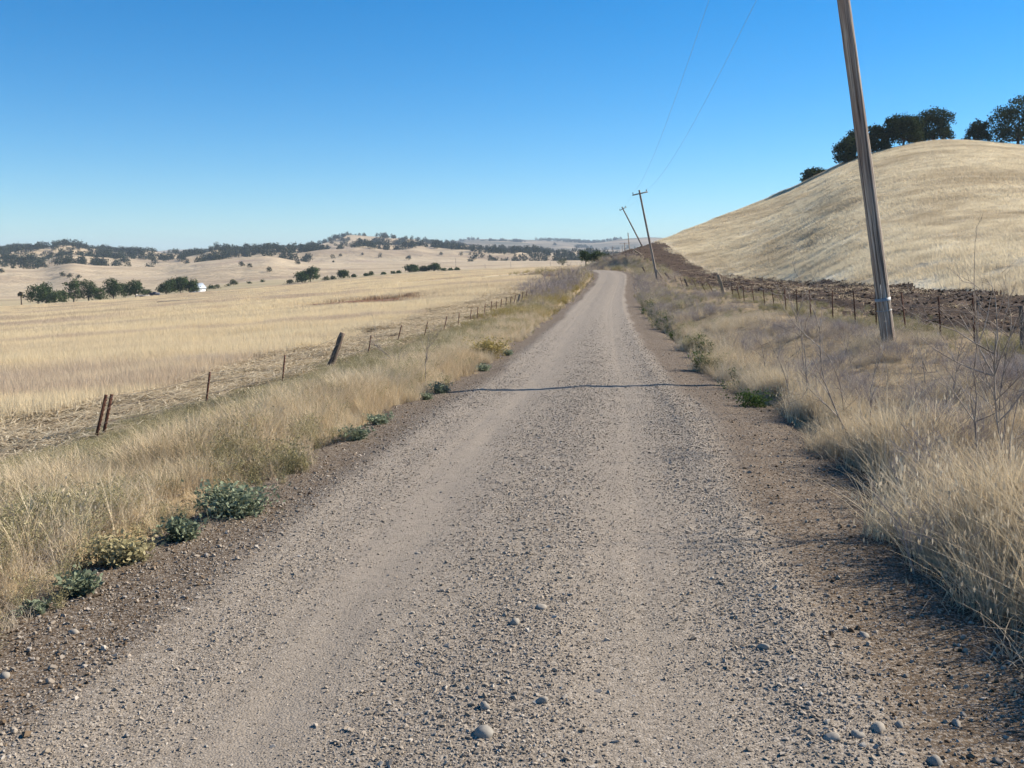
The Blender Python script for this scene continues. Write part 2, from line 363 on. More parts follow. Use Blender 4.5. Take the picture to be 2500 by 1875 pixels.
    col = k.ramp(r, [(.0, (.15, .125, .099)), (.2, (.24, .20, .157)), (.5, (.325, .27, .21)), (.72, (.39, .328, .262)), (.88, (.32, .29, .255)), (1., (.52, .465, .39))])
    col = k.mix(k.math('MULTIPLY', k.noise(p, 3.0, 3.0), .5), col, (.33, .28, .21)); k.diffuse_out(col, None, .85)
    m, nt, k = mat('river_stone'); M['cobble'] = m
    p = k.n('ShaderNodeTexCoord').outputs['Object']; r = k.n('ShaderNodeObjectInfo').outputs['Random']
    col = k.mix(k.noise(p, 30.0, 4.0), (.20, .185, .16), (.31, .29, .25)); col = k.mix(k.math('MULTIPLY', r, .5), col, (.40, .34, .27)); k.diffuse_out(col, k.bump(k.noise(p, 60.0, 3.0), .3, .004), .8)
    m, nt, k = mat('clod'); M['clod'] = m
    r = k.n('ShaderNodeObjectInfo').outputs['Random']
    k.diffuse_out(k.ramp(r, [(.0, (.042, .026, .016)), (.5, (.08, .051, .032)), (1., (.16, .108, .07))]), k.bump(k.noise(k.pos(), 30.0, 4.0), .8, .03))
    m, nt, k = mat('road_clod'); M['road_clod'] = m
    r = k.n('ShaderNodeObjectInfo').outputs['Random']
    k.diffuse_out(k.ramp(r, [(.0, (.085, .058, .036)), (.5, (.145, .102, .064)), (1., (.24, .178, .118))]), None)
    # wood and metal
    m, nt, k = mat('pole_wood'); M['pole'] = m
    p = k.n('ShaderNodeTexCoord').outputs['Object']; g = k.noise(k.mapping(p, scale=(26, 26, .7)), 1.0, 5.0, .6); crk = k.noise(k.mapping(p, scale=(34, 34, .45), loc=(3, 1, 7)), 1.0, 3.0, .7)
    col = k.ramp(g, [(.32, (.18, .148, .12)), (.5, (.35, .30, .25)), (.66, (.56, .50, .425))]); blot = k.noise(k.mapping(p, scale=(2.5, 2.5, .6)), 1.0, 3.0)
    col = k.mix(k.ramp(blot, [(.45, 0.0), (.65, .65)]), col, (.25, .165, .125)); cr = k.ramp(crk, [(.39, 1.0), (.45, 0.0)])
    col = k.mix(k.math('MULTIPLY', cr, .8), col, (.06, .045, .035)); k.diffuse_out(col, k.bump(k.math('SUBTRACT', g, cr), .7, .02), .85)
    m, nt, k = mat('post_wood'); M['post'] = m
    p = k.n('ShaderNodeTexCoord').outputs['Object']; g = k.noise(k.mapping(p, scale=(40, 40, 3)), 1.0, 5.0, .65)
    k.diffuse_out(k.ramp(g, [(.3, (.07, .05, .038)), (.5, (.16, .12, .09)), (.75, (.33, .27, .21))]), k.bump(g, .8, .02), .9)
    m, nt, k = mat('pale_post_wood'); M['pale_post'] = m
    p = k.n('ShaderNodeTexCoord').outputs['Object']; g = k.noise(k.mapping(p, scale=(40, 40, 3)), 1.0, 5.0, .65)
    k.diffuse_out(k.ramp(g, [(.3, (.17, .13, .09)), (.5, (.30, .24, .17)), (.75, (.46, .38, .28))]), k.bump(g, .8, .02), .9)
    m, nt, k = mat('rusty_steel'); M['rust'] = m
    g = k.noise(k.pos(), 38.0, 4.0, .65)
    k.diffuse_out(k.ramp(g, [(.3, (.045, .024, .018)), (.55, (.11, .050, .033)), (.75, (.19, .095, .06))]), k.bump(g, .4, .004), .85)
    m, nt, k = mat('galvanized'); M['galv'] = m
    pr = k.diffuse_out((.30, .31, .31), None, .6, .3); pr.inputs['Metallic'].default_value = .4
    m, nt, k = mat('wire_metal'); M['wire'] = m; k.diffuse_out((.10, .085, .075), None, .6, .3)
    m, nt, k = mat('line_wire'); M['line'] = m; k.diffuse_out((.32, .34, .36), None, .6, .3)
    m, nt, k = mat('insulator'); M['insulator'] = m; k.diffuse_out((.12, .13, .14), None, .25, .5)
    # trees
    def foliage(name, stops, trans=.2):
        m, nt, k = mat(name); M[name] = m
        isl = k.n('ShaderNodeNewGeometry').outputs['Random Per Island']; rnd = k.n('ShaderNodeObjectInfo').outputs['Random']
        f = k.math('ADD', k.math('MULTIPLY', isl, .75), k.math('MULTIPLY', rnd, .25)); k.leaf_out(k.ramp(f, stops), trans)
    foliage('oak_leaf', [(.0, (.024, .034, .016)), (.5, (.046, .062, .027)), (1., (.082, .10, .044))], .15)
    foliage('farm_leaf', [(.0, (.026, .046, .018)), (.5, (.052, .082, .030)), (1., (.095, .13, .050))])
    foliage('grey_leaf', [(.0, (.05, .062, .03)), (.5, (.085, .098, .05)), (1., (.14, .15, .08))])
    foliage('woods_leaf', [(.0, (.022, .030, .018)), (.5, (.040, .050, .028)), (1., (.065, .075, .04))], .1)
    foliage('palm_leaf', [(.0, (.07, .065, .03)), (.5, (.12, .105, .05)), (1., (.20, .17, .09))])
    m, nt, k = mat('bark'); M['bark'] = m
    g = k.noise(k.mapping(k.pos(), scale=(5, 5, 1.5)), 1.0, 4.0); k.diffuse_out(k.ramp(g, [(.3, (.045, .035, .027)), (.7, (.13, .105, .08))]), k.bump(g, .7, .05))
    m, nt, k = mat('pale_bark'); M['pale_bark'] = m
    g = k.noise(k.mapping(k.pos(), scale=(3, 3, .8)), 1.0, 4.0); k.diffuse_out(k.ramp(g, [(.3, (.24, .20, .15)), (.7, (.46, .40, .31))]))
    m, nt, k = mat('dry_stalk'); M['stalk'] = m
    g = k.noise(k.pos(), 14.0, 3.0); k.diffuse_out(k.ramp(g, [(.3, (.15, .118, .095)), (.55, (.34, .285, .235)), (.75, (.52, .455, .38))]))
    # farm
    for nm, c, r in (('white_paint', (.58, .61, .64), .6), ('barn_roof', (.42, .48, .54), .5), ('dark_opening', (.03, .03, .035), .8), ('dark_blue_paint', (.016, .022, .05), .4), ('tyre', (.02, .02, .02), .9),
                     ('dark_glass', (.015, .02, .025), .15), ('pale_paint', (.62, .57, .52), .7), ('weathered_board', (.10, .075, .06), .9)):
        m, nt, k = mat(nm); M[nm] = m; g = k.noise(k.pos(), 2.0, 4.0); k.diffuse_out(k.mix(k.math('MULTIPLY', g, .4), c, tuple(x * .7 for x in c)), None, r, .3)
    return M
M = make_materials()

# ------------------------------------------------------------------ mesh helpers
def link(o, parent=None):
    C.objects.link(o)
    if parent is not None: o.parent = parent
    return o
def tag(o, label=None, cat=None, group=None, kind=None):
    for k_, v in (('label', label), ('category', cat), ('group', group), ('kind', kind)):
        if v: o[k_] = v
    return o
def mesh_np(name, verts, faces, material=None, smooth=False):
    """verts (n,3); faces: list of (m,k) index arrays"""
    me = bpy.data.meshes.new(name); verts = np.asarray(verts, np.float32)
    me.vertices.add(len(verts)); me.vertices.foreach_set('co', verts.ravel())
    if not isinstance(faces, (list, tuple)): faces = [faces]
    faces = [np.asarray(f, np.int32) for f in faces if len(f)]
    loops = np.concatenate([f.ravel() for f in faces]); tot = np.concatenate([np.full(len(f), f.shape[1], np.int32) for f in faces])
    start = np.concatenate([[0], np.cumsum(tot)[:-1]]).astype(np.int32)
    me.loops.add(len(loops)); me.loops.foreach_set('vertex_index', loops)
    me.polygons.add(len(tot)); me.polygons.foreach_set('loop_start', start); me.polygons.foreach_set('loop_total', tot)
    if smooth: me.polygons.foreach_set('use_smooth', np.ones(len(tot), bool))
    me.update(calc_edges=True)
    if material: me.materials.append(material)
    return me
def fattr(me, name, vals):
    a = me.attributes.new(name, 'FLOAT', 'POINT'); a.data.foreach_set('value', np.asarray(vals, np.float32))
def empty(name, loc=(0, 0, 0), rotz=0.0):
    o = bpy.data.objects.new(name, None); o.location = loc; o.rotation_euler = (0, 0, rotz); o.empty_display_size = .3; return link(o)
class MB:
    """collects boxes, tubes and lumps into one mesh"""
    def __init__(s): s.v = []; s.f3 = []; s.f4 = []; s.n = 0
    def add(s, v, f3=(), f4=()):
        v = np.asarray(v, float); s.v.append(v)
        if len(f3): s.f3.append(np.asarray(f3, int) + s.n)
        if len(f4): s.f4.append(np.asarray(f4, int) + s.n)
        s.n += len(v)
    def box(s, lo, hi, m=None):
        (x0, y0, z0), (x1, y1, z1) = lo, hi
        v = np.array([(x0,y0,z0),(x1,y0,z0),(x1,y1,z0),(x0,y1,z0),(x0,y0,z1),(x1,y0,z1),(x1,y1,z1),(x0,y1,z1)], float)
        if m is not None: v = np.array([(m @ Vector(p))[:] for p in v])
        s.add(v, f4=[(0,3,2,1),(4,5,6,7),(0,1,5,4),(1,2,6,5),(2,3,7,6),(3,0,4,7)])
    def tube(s, pts, rad, n=6, cap=True, jit=0.0):
        pts = np.asarray(pts, float); rad = np.broadcast_to(np.asarray(rad, float), (len(pts),))
        tg = np.gradient(pts, axis=0); tg /= np.linalg.norm(tg, axis=1, keepdims=True) + 1e-9
        ref = np.array([0, 1, 0.]) if abs(tg[0, 1]) < .9 else np.array([1., 0, 0])
        u = np.cross(tg, ref); u /= np.linalg.norm(u, axis=1, keepdims=True) + 1e-9; w = np.cross(tg, u)
        a = np.arange(n) / n * 2 * pi; rr = rad[:, None] * (1 + jit * (rng.random((len(pts), n)) - .5))
        v = pts[:, None, :] + rr[:, :, None] * (np.cos(a)[None, :, None] * u[:, None, :] + np.sin(a)[None, :, None] * w[:, None, :])
        k = len(pts); i = np.arange(k - 1)[:, None] * n; j = np.arange(n)[None, :]; j2 = (j + 1) % n
        f = np.stack([i + j, i + n + j, i + n + j2, i + j2], -1).reshape(-1, 4)
        f3 = []
        vv = v.reshape(-1, 3)
        if cap:
            vv = np.vstack([vv, pts[0], pts[-1]]); c0 = k * n; c1 = c0 + 1
            f3 = [(c0, q, (q + 1) % n) for q in range(n)] + [(c1, (k-1)*n + (q+1) % n, (k-1)*n + q) for q in range(n)]
        s.add(vv, f3=f3, f4=f)
    def build(s, name, material, parent=None, smooth=False, loc=None):
        me = s.mesh(name, material, smooth); o = bpy.data.objects.new(name, me); link(o, parent)
        if loc is not None: o.location = loc
        return o
    def mesh(s, name, material, smooth=False):
        fs = []
        if s.f3: fs.append(np.concatenate(s.f3))
        if s.f4: fs.append(np.concatenate(s.f4))
        return mesh_np(name, np.concatenate(s.v), fs, material, smooth)

def euler_from(normals, yaw, tilt=1.0):
    """Euler XYZ angles of a frame whose z follows the normal, turned by yaw"""
    n = normals * tilt + np.array([0, 0, 1.0]) * (1 - tilt); n = n / np.linalg.norm(n, axis=1, keepdims=True)
    x0 = np.stack([np.cos(yaw), np.sin(yaw), np.zeros_like(yaw)], 1)
    x = x0 - n * (x0 * n).sum(1, keepdims=True); x /= np.linalg.norm(x, axis=1, keepdims=True); y = np.cross(n, x)
    ey = np.arcsin(np.clip(-x[:, 2], -1, 1)); ex = np.arctan2(y[:, 2], n[:, 2]); ez = np.arctan2(x[:, 1], x[:, 0])
    return np.stack([ex, ey, ez], 1)
def scatter(name, pts, rot, scl, idx, protos, label, cat):
    """one 'stuff' object: small meshes spread over many points"""
    n = len(pts); me = bpy.data.meshes.new(name); me.vertices.add(n); me.vertices.foreach_set('co', np.asarray(pts, np.float32).ravel())
    a = me.attributes.new('rot', 'FLOAT_VECTOR', 'POINT'); a.data.foreach_set('vector', np.asarray(rot, np.float32).ravel())
    scl = np.asarray(scl, np.float32); scl = np.repeat(scl[:, None], 3, 1) if scl.ndim == 1 else scl
    a = me.attributes.new('scl', 'FLOAT_VECTOR', 'POINT'); a.data.foreach_set('vector', np.ascontiguousarray(scl).ravel())
    a = me.attributes.new('pick', 'INT', 'POINT'); a.data.foreach_set('value', np.asarray(idx, np.int32))
    o = bpy.data.objects.new(name, me); link(o); tag(o, label, cat, kind='stuff')
    ng = bpy.data.node_groups.new(name, 'GeometryNodeTree')
    ng.interface.new_socket('Geometry', in_out='INPUT', socket_type='NodeSocketGeometry'); ng.interface.new_socket('Geometry', in_out='OUTPUT', socket_type='NodeSocketGeometry')
    gi = ng.nodes.new('NodeGroupInput'); go = ng.nodes.new('NodeGroupOutput'); iop = ng.nodes.new('GeometryNodeInstanceOnPoints')
    joined = ng.nodes.new('GeometryNodeGeometryToInstance')
    for p in reversed(protos):          # links into a multi-input stack up from the last one made
        oi = ng.nodes.new('GeometryNodeObjectInfo'); oi.inputs['Object'].default_value = p; oi.transform_space = 'ORIGINAL'
        ng.links.new(oi.outputs['Geometry'], joined.inputs[0])
    def att(nm, ty):
        nd = ng.nodes.new('GeometryNodeInputNamedAttribute'); nd.data_type = ty; nd.inputs[0].default_value = nm; return nd.outputs[0]
    e2r = ng.nodes.new('FunctionNodeEulerToRotation'); ng.links.new(att('rot', 'FLOAT_VECTOR'), e2r.inputs[0])
    ng.links.new(gi.outputs[0], iop.inputs['Points']); ng.links.new(joined.outputs[0], iop.inputs['Instance'])
    iop.inputs['Pick Instance'].default_value = True
    ng.links.new(att('pick', 'INT'), iop.inputs['Instance Index']); ng.links.new(e2r.outputs[0], iop.inputs['Rotation']); ng.links.new(att('scl', 'FLOAT_VECTOR'), iop.inputs['Scale'])
    ng.links.new(iop.outputs[0], go.inputs[0])
    md = o.modifiers.new('scatter', 'NODES'); md.node_group = ng
    return o
def proto(name, me):                     # a source mesh that is never itself placed in the scene
    return bpy.data.objects.new(name, me)

# ------------------------------------------------------------------ terrain sheets
def build_terrain():
    fr = np.radians(np.arange(-36, 36.001, 0.105)); side = np.radians(np.concatenate([np.arange(-180, -36, 3.0), np.arange(39, 180, 3.0)]))
    th = np.sort(np.concatenate([fr, side])); nth = len(th)
    rs = [0.6]
    while rs[-1] < 9800:
        q = rs[-1]; step = .035 if q < 3 else .02 if q < 40 else .0135 if q < 260 else .017 if q < 2300 else .025
        rs.append(q * (1 + step))
    rs = np.array(rs); nr = len(rs)
    T, R = np.meshgrid(th, rs); X = R * np.sin(T); Y = R * np.cos(T)
    Z = ground_rel(X, Y)
    lat = np.full(X.shape, 999.0); near = R < 300
    l_, _, s_ = road_frame(X[near], Y[near]); lat[near] = l_
    sarr = np.zeros_like(X); sarr[near] = s_
    on = (np.abs(lat) < 2.75) & near & (sarr > 1) & (sarr < RS[-1] - 1)
    Z[on] -= 0.20 * (1 - sstep(2.15, 2.75, np.abs(lat[on])))          # the bed lies under the road sheet
    Z += EYE
    verts = np.stack([X, Y, Z], -1).reshape(-1, 3)
    i = np.arange(nr - 1)[:, None] * nth; j = np.arange(nth)[None, :]; j2 = (j + 1) % nth
    quads = np.stack([i + j, i + nth + j, i + nth + j2, i + j2], -1).reshape(-1, 4)[:, ::-1]
    fl = lat.ravel()[quads].mean(1); fR = R.ravel()[quads].mean(1); fT = T.ravel()[quads]; fx = X.ravel()[quads].mean(1); fy = Y.ravel()[quads].mean(1)
    wob = (fbm(fx * .6, fy * .6, 5, 3) - .5)
    pxc = 512 + FPX * np.clip(np.tan(np.clip(np.arctan2(fx, fy), -1.2, 1.2)), -1.5, 1.5) / CP
    reg = np.zeros(len(quads), int)                                    # 0 verge
    reg[(fl < -6.2 + .9 * wob)] = 1                                    # cut strip
    reg[(fl < -9.4 + 1.2 * wob)] = 2                                  # field
    reg[(fl > strip_low(fx, fy) + 1.6 * wob) & (fl < 900)] = 3                             # disked strip
    up = strip_edge(fx, fy, fl)
    reg[(fl > 7) & (up > .35 * wob) & (fl < 900)] = 4                  # hill
    reg[(fl > 0) & (fl < 900) & (pxc < 585) & (fy > 105)] = 2
    reg[(np.abs(fl) < 5) & (fl < 900)] = 0
    reg[(fl < 900) & (fl < -2.75) & (fy > 138) & (fx > -30) & (fl > -14)] = 2
    reg[(fR >= 292)] = 5
    reg[(fR >= 292) & (pxc > 660) & (fR < 420)] = 4
    reg[fR >= 520] = 6; reg[fR >= 2600] = 7
    names = ['verge_ground', 'cut_straw_strip', 'straw_field', 'disked_strip', 'grassy_hill', 'valley_floor', 'golden_foothills', 'far_hills']
    mats = ['verge', 'straw_soil', 'field', 'disked', 'hill', 'valley', 'golden', 'far']
    labs = ['bare ground of the weedy road verges', 'strip of cut straw lying beside the left fence', 'broad field of dry straw-coloured grass sloping left of the road',
            'dark disked firebreak strip between the right fence and the hill', 'rounded hill of dry pale grass right of the road', 'valley floor with farm beyond the field',
            'golden rolling hills with oak woods behind the valley', 'far bluish hills on the skyline']
    for q in range(8):
        f = quads[reg == q]
        if not len(f): continue
        u, inv = np.unique(f, return_inverse=True)
        me = mesh_np(names[q], verts[u], inv.reshape(-1, 4), M[mats[q]], True)
        o = bpy.data.objects.new(names[q], me); link(o); tag(o, labs[q], 'ground' if q in (0,) else names[q].split('_')[-1], kind='structure')
EDGE_P = np.array([560, 640, 650, 662, 675, 690, 705, 717, 760, 800, 860, 930, 1024, 1100, 1250, 1500]); EDGE_R = np.array([290, 200, 174, 161, 146, 131, 120.5, 113.5, 95, 77.5, 58, 45.5, 35.5, 30, 23, 18])
def strip_edge(x, y, lat):
    """>0 on the hill side of the disked strip, roughly in metres; the strip climbs over the spur at its far end"""
    th = np.arctan2(x, y); px = 512 + FPX * np.clip(np.tan(np.clip(th, -1.0, 1.0)), -1.5, 1.5) / CP
    e = np.hypot(x, y) - np.interp(px, EDGE_P, EDGE_R); return np.where(np.asarray(y) < 3, np.asarray(lat) - 14.3, e * .5)
def strip_low(x, y): return np.interp(y, [0, 60, 95, 120, 150, 200], [7.4, 7.4, 6.6, 6.9, 9.0, 11.5])
build_terrain()

def build_road():
    s = [1.0]
    while s[-1] < RS[-1] - 2:
        d = max(abs(s[-1] - S0), 1.5); s.append(s[-1] + min(max(.012 * d, .04), .6))
    s = np.array(s); lat = np.linspace(-2.75, 2.75, 177)
    L, S = np.meshgrid(lat, s); X, Y, Zc = road_pt(L, S)
    g = ground_rel(X, Y)
    Z = Zc + road_shape(L) + (fbm(X * 1.1, Y * .6, 51, 3) - .5) * .02 + (fbm(L * 5, S * 1.2, 53, 4) - .5) * .018
    Z = Z + (g - Zc) * sstep(1.7, 2.6, np.abs(L))
    Z = Z - .16 * sstep(2.25, 2.75, np.abs(L) + (fbm(X * 1.3, Y * 1.3, 57, 3) - .5) * .5)
    n = len(lat); i = np.arange(len(s) - 1)[:, None] * n; j = np.arange(n - 1)[None, :]
    f = np.stack([i + j, i + j + 1, i + n + j + 1, i + n + j], -1).reshape(-1, 4)
    me = mesh_np('gravel_road', np.stack([X, Y, Z + EYE], -1).reshape(-1, 3), f, M['road'], True)
    wv = (fbm(X * .8, Y * .25, 61, 3) - .5)
    LL = L + wv * .35 + .05
    loose = loose_at(LL) * (.75 + .5 * fbm(X * 2, Y * 2, 63, 3))
    soil = soil_at(L + wv * .5)
    loose = loose * (1 - .3 * sstep(.55, .7, fbm(L * 7 + wv * 3, S * .06, 65, 3)))
    fattr(me, 'loose', np.clip(loose, 0, 1).ravel()); fattr(me, 'soil', np.clip(soil, 0, 1).ravel())
    o = bpy.data.objects.new('gravel_road', me); link(o); tag(o, 'gravel road running ahead and bending left round the hill', 'road', kind='structure')
    return X, Y, Z + EYE, lat, s
def loose_at(L):
    return np.clip(.66 + .34 * np.exp(-((L - .05) / .5)**2) + .85 * np.exp(-((L - 1.22) / .26)**2) + .6 * np.exp(-((L + 1.5) / .38)**2)
                   - .26 * np.exp(-((L + .80) / .25)**2) + .2 * np.exp(-((L - .72) / .22)**2), 0, 1)
def soil_at(L): return np.clip(sstep(1.30, 1.6, L) * .97 + sstep(1.5, 1.85, -L) * .92, 0, 1)
RX, RY, RZ, RLAT, RSS = build_road()
def road_z(lat, s):                      # height of the finished road surface
    fi = np.interp(s, RSS, np.arange(len(RSS))); fj = np.interp(lat, RLAT, np.arange(len(RLAT)))
    i0 = np.clip(fi.astype(int), 0, len(RSS) - 2); j0 = np.clip(fj.astype(int), 0, len(RLAT) - 2); a = fi - i0; b = fj - j0
    return (RZ[i0, j0] * (1 - a) + RZ[i0 + 1, j0] * a) * (1 - b) + (RZ[i0, j0 + 1] * (1 - a) + RZ[i0 + 1, j0 + 1] * a) * b
def surf_z(x, y):                        # visible surface: road where there is road, else ground
    x = np.atleast_1d(np.asarray(x, float)); y = np.atleast_1d(np.asarray(y, float))
    z = gz(x, y); lat, _, s = road_frame(x, y); on = np.abs(lat) < 2.6
    if on.any(): z[on] = np.maximum(road_z(lat[on], s[on]), z[on] - .2 * (1 - sstep(2.15, 2.75, np.abs(lat[on]))))
    return z

# ------------------------------------------------------------------ grass, weeds, gravel: source tufts
def blades(n, rad, h0, h1, w, lean, segs=3, droop=.3, heads=0, square=False, wind=(0, 0)):
    """a tuft of tapering curved blades as vertex and face arrays"""
    V = []; F4 = []; F3 = []; c = 0
    for i in range(n):
        if square: bx, by = rng.uniform(-rad, rad, 2)
        else:
            q = rad * math.sqrt(rng.random()); an = rng.random() * 2 * pi; bx, by = q * cos(an), q * sin(an)
        h = rng.uniform(h0, h1); ph = rng.random() * 2 * pi; le = lean * rng.random() * 1.6
        dx, dy = cos(ph) * le + wind[0], sin(ph) * le + wind[1]
        fa = rng.random() * pi; wx, wy = cos(fa) * w * .5, sin(fa) * w * .5; dr = droop * rng.random()
        for k in range(segs + 1):
            t = k / segs; ox = bx + dx * h * t**1.6; oy = by + dy * h * t**1.6; oz = h * (t - dr * t * t * .6) - .03
            if k < segs:
                ww = (1 - t)**.7 if k else .8
                V += [(ox - wx * ww, oy - wy * ww, oz), (ox + wx * ww, oy + wy * ww, oz)]
            else: V.append((ox, oy, oz))
        for k in range(segs - 1): F4.append((c + 2*k, c + 2*k + 1, c + 2*k + 3, c + 2*k + 2))
        F3.append((c + 2*segs - 2, c + 2*segs - 1, c + 2*segs)); c += 2 * segs + 1
        if heads and rng.random() < heads:      # drooping oat spikelets
            for q in range(rng.integers(2, 6)):
                px_, py_, pz_ = ox + rng.normal(0, .025), oy + rng.normal(0, .025), oz - rng.random() * .10
                L = .022 + rng.random() * .016; u = rng.random() * pi; a_, b_ = cos(u) * .0045, sin(u) * .0045
                V += [(px_, py_, pz_), (px_ - a_, py_ - b_, pz_ - L * .5), (px_, py_, pz_ - L), (px_ + a_, py_ + b_, pz_ - L * .5)]
                F4.append((c, c + 1, c + 2, c + 3)); c += 4
    return V, F3, F4
def tuft(name, material, *args, **kw):
    V, F3, F4 = blades(*args, **kw); fs = [np.array(F3)] + ([np.array(F4)] if F4 else [])
    return proto(name, mesh_np(name, V, fs, material))
def weedy(name, material, stems, rad, h0, h1, leaf, nleaf, lean=.35, stem_w=.004, elong=2.2):
    """a bushy weed: thin stems carrying many small leaves"""
    V = []; F4 = []; c = 0
    for i in range(stems):
        q = rad * .35 * math.sqrt(rng.random()); an = rng.random() * 2 * pi; bx, by = q * cos(an), q * sin(an)
        h = rng.uniform(h0, h1); ph = rng.random() * 2 * pi; le = rng.random() * lean * 2; ex, ey = bx + cos(ph) * le * h, by + sin(ph) * le * h
        P = np.array([(bx, by, -.02), ((bx * .6 + ex * .4), (by * .6 + ey * .4), h * .55), (ex, ey, h)])
        fa = rng.random() * pi; wx, wy = cos(fa) * stem_w * .5, sin(fa) * stem_w * .5
        for k in range(3): V += [(P[k, 0] - wx, P[k, 1] - wy, P[k, 2]), (P[k, 0] + wx, P[k, 1] + wy, P[k, 2])]
        F4 += [(c, c + 1, c + 3, c + 2), (c + 2, c + 3, c + 5, c + 4)]; c += 6
        for q in range(nleaf):
            t = rng.random()**.6; p = (P[0] * (1 - t)**2 + 2 * P[1] * t * (1 - t) + P[2] * t * t) + rng.normal(0, rad * .10, 3)
            p[2] = max(p[2], .005)
            d = rng.normal(0, 1, 3); d[2] = abs(d[2]) * .7; d /= np.linalg.norm(d); u = np.cross(d, rng.normal(0, 1, 3)); u /= np.linalg.norm(u) + 1e-9
            L = leaf * rng.uniform(.6, 1.4); W = L / elong
            V += [tuple(p), tuple(p + d * L * .5 + u * W * .5), tuple(p + d * L), tuple(p + d * L * .5 - u * W * .5)]; F4.append((c, c + 1, c + 2, c + 3)); c += 4
    return mesh_np(name, V, [np.array(F4)], material)
def twiggy(name, material, n, rad, h0, h1, thick=.004, depth=2):
    """a tangle of bare branching twigs"""
    V = []; F4 = []; c = [0]
    def seg(p, q, w0, w1):
        d = q - p; u = np.cross(d, rng.normal(0, 1, 3)); u /= np.linalg.norm(u) + 1e-9
        V.extend([tuple(p - u * w0), tuple(p + u * w0), tuple(q + u * w1), tuple(q - u * w1)]); F4.append((c[0], c[0] + 1, c[0] + 2, c[0] + 3)); c[0] += 4
    def grow(p, d, L, w, lev):
        q = p + d * L; seg(p, q, w, w * .7)
        if lev == 0: return
        for _ in range(rng.integers(2, 4)):
            t = rng.uniform(.35, 1); dd = d + rng.normal(0, .45, 3); dd[2] = abs(dd[2]) * .9 + .1; dd /= np.linalg.norm(dd)
            grow(p + d * L * t, dd, L * rng.uniform(.45, .75), w * .6, lev - 1)
    for i in range(n):
        q = rad * math.sqrt(rng.random()); an = rng.random() * 2 * pi; d = np.array([rng.normal(0, .35), rng.normal(0, .35), 1.0]); d /= np.linalg.norm(d)
        grow(np.array([q * cos(an), q * sin(an), -.03]), d, rng.uniform(h0, h1) * .55, thick, depth)
    return mesh_np(name, V, [np.array(F4)], material)
def lumps(name, material, n, kind='angular'):
    out = []
    for i in range(n):
        bm = bmesh.new(); sq = rng.uniform(.55, 1.0, 3) * np.array([1.0, .8, .6])
        npt = 11 if kind == 'angular' else 16
        for q in range(npt):
            d = rng.normal(0, 1, 3); d /= np.linalg.norm(d); bm.verts.new(tuple(d * sq * (.5 if kind != 'angular' else rng.uniform(.42, .56))))
        r_ = bmesh.ops.convex_hull(bm, input=bm.verts)
        bmesh.ops.delete(bm, geom=[v for v in bm.verts if not v.link_faces], context='VERTS')
        me = bpy.data.meshes.new(name); bm.to_mesh(me); bm.free(); me.materials.append(material); out.append(proto(name, me))
    return out

def place(x, y, sc, idx, protos, name, label, cat, tilt=.6, sink=0.0, yaw=None):
    n = len(x); z = surf_z(x, y) - sink
    nr = gnormal(x, y); yw = rng.random(n) * 2 * pi if yaw is None else yaw
    return scatter(name, np.stack([x, y, z], 1), euler_from(nr, yw, tilt), sc, idx, protos, label, cat)
def in_view(x, y, pad=60):
    with np.errstate(divide='ignore', invalid='ignore'):
        px = 512 + FPX * x / (np.maximum(y, .01) * CP + EYE * SP)
    return (y > 1.0) & (px > -pad - 500 / np.maximum(y, 1)) & (px < 1024 + pad + 500 / np.maximum(y, 1))

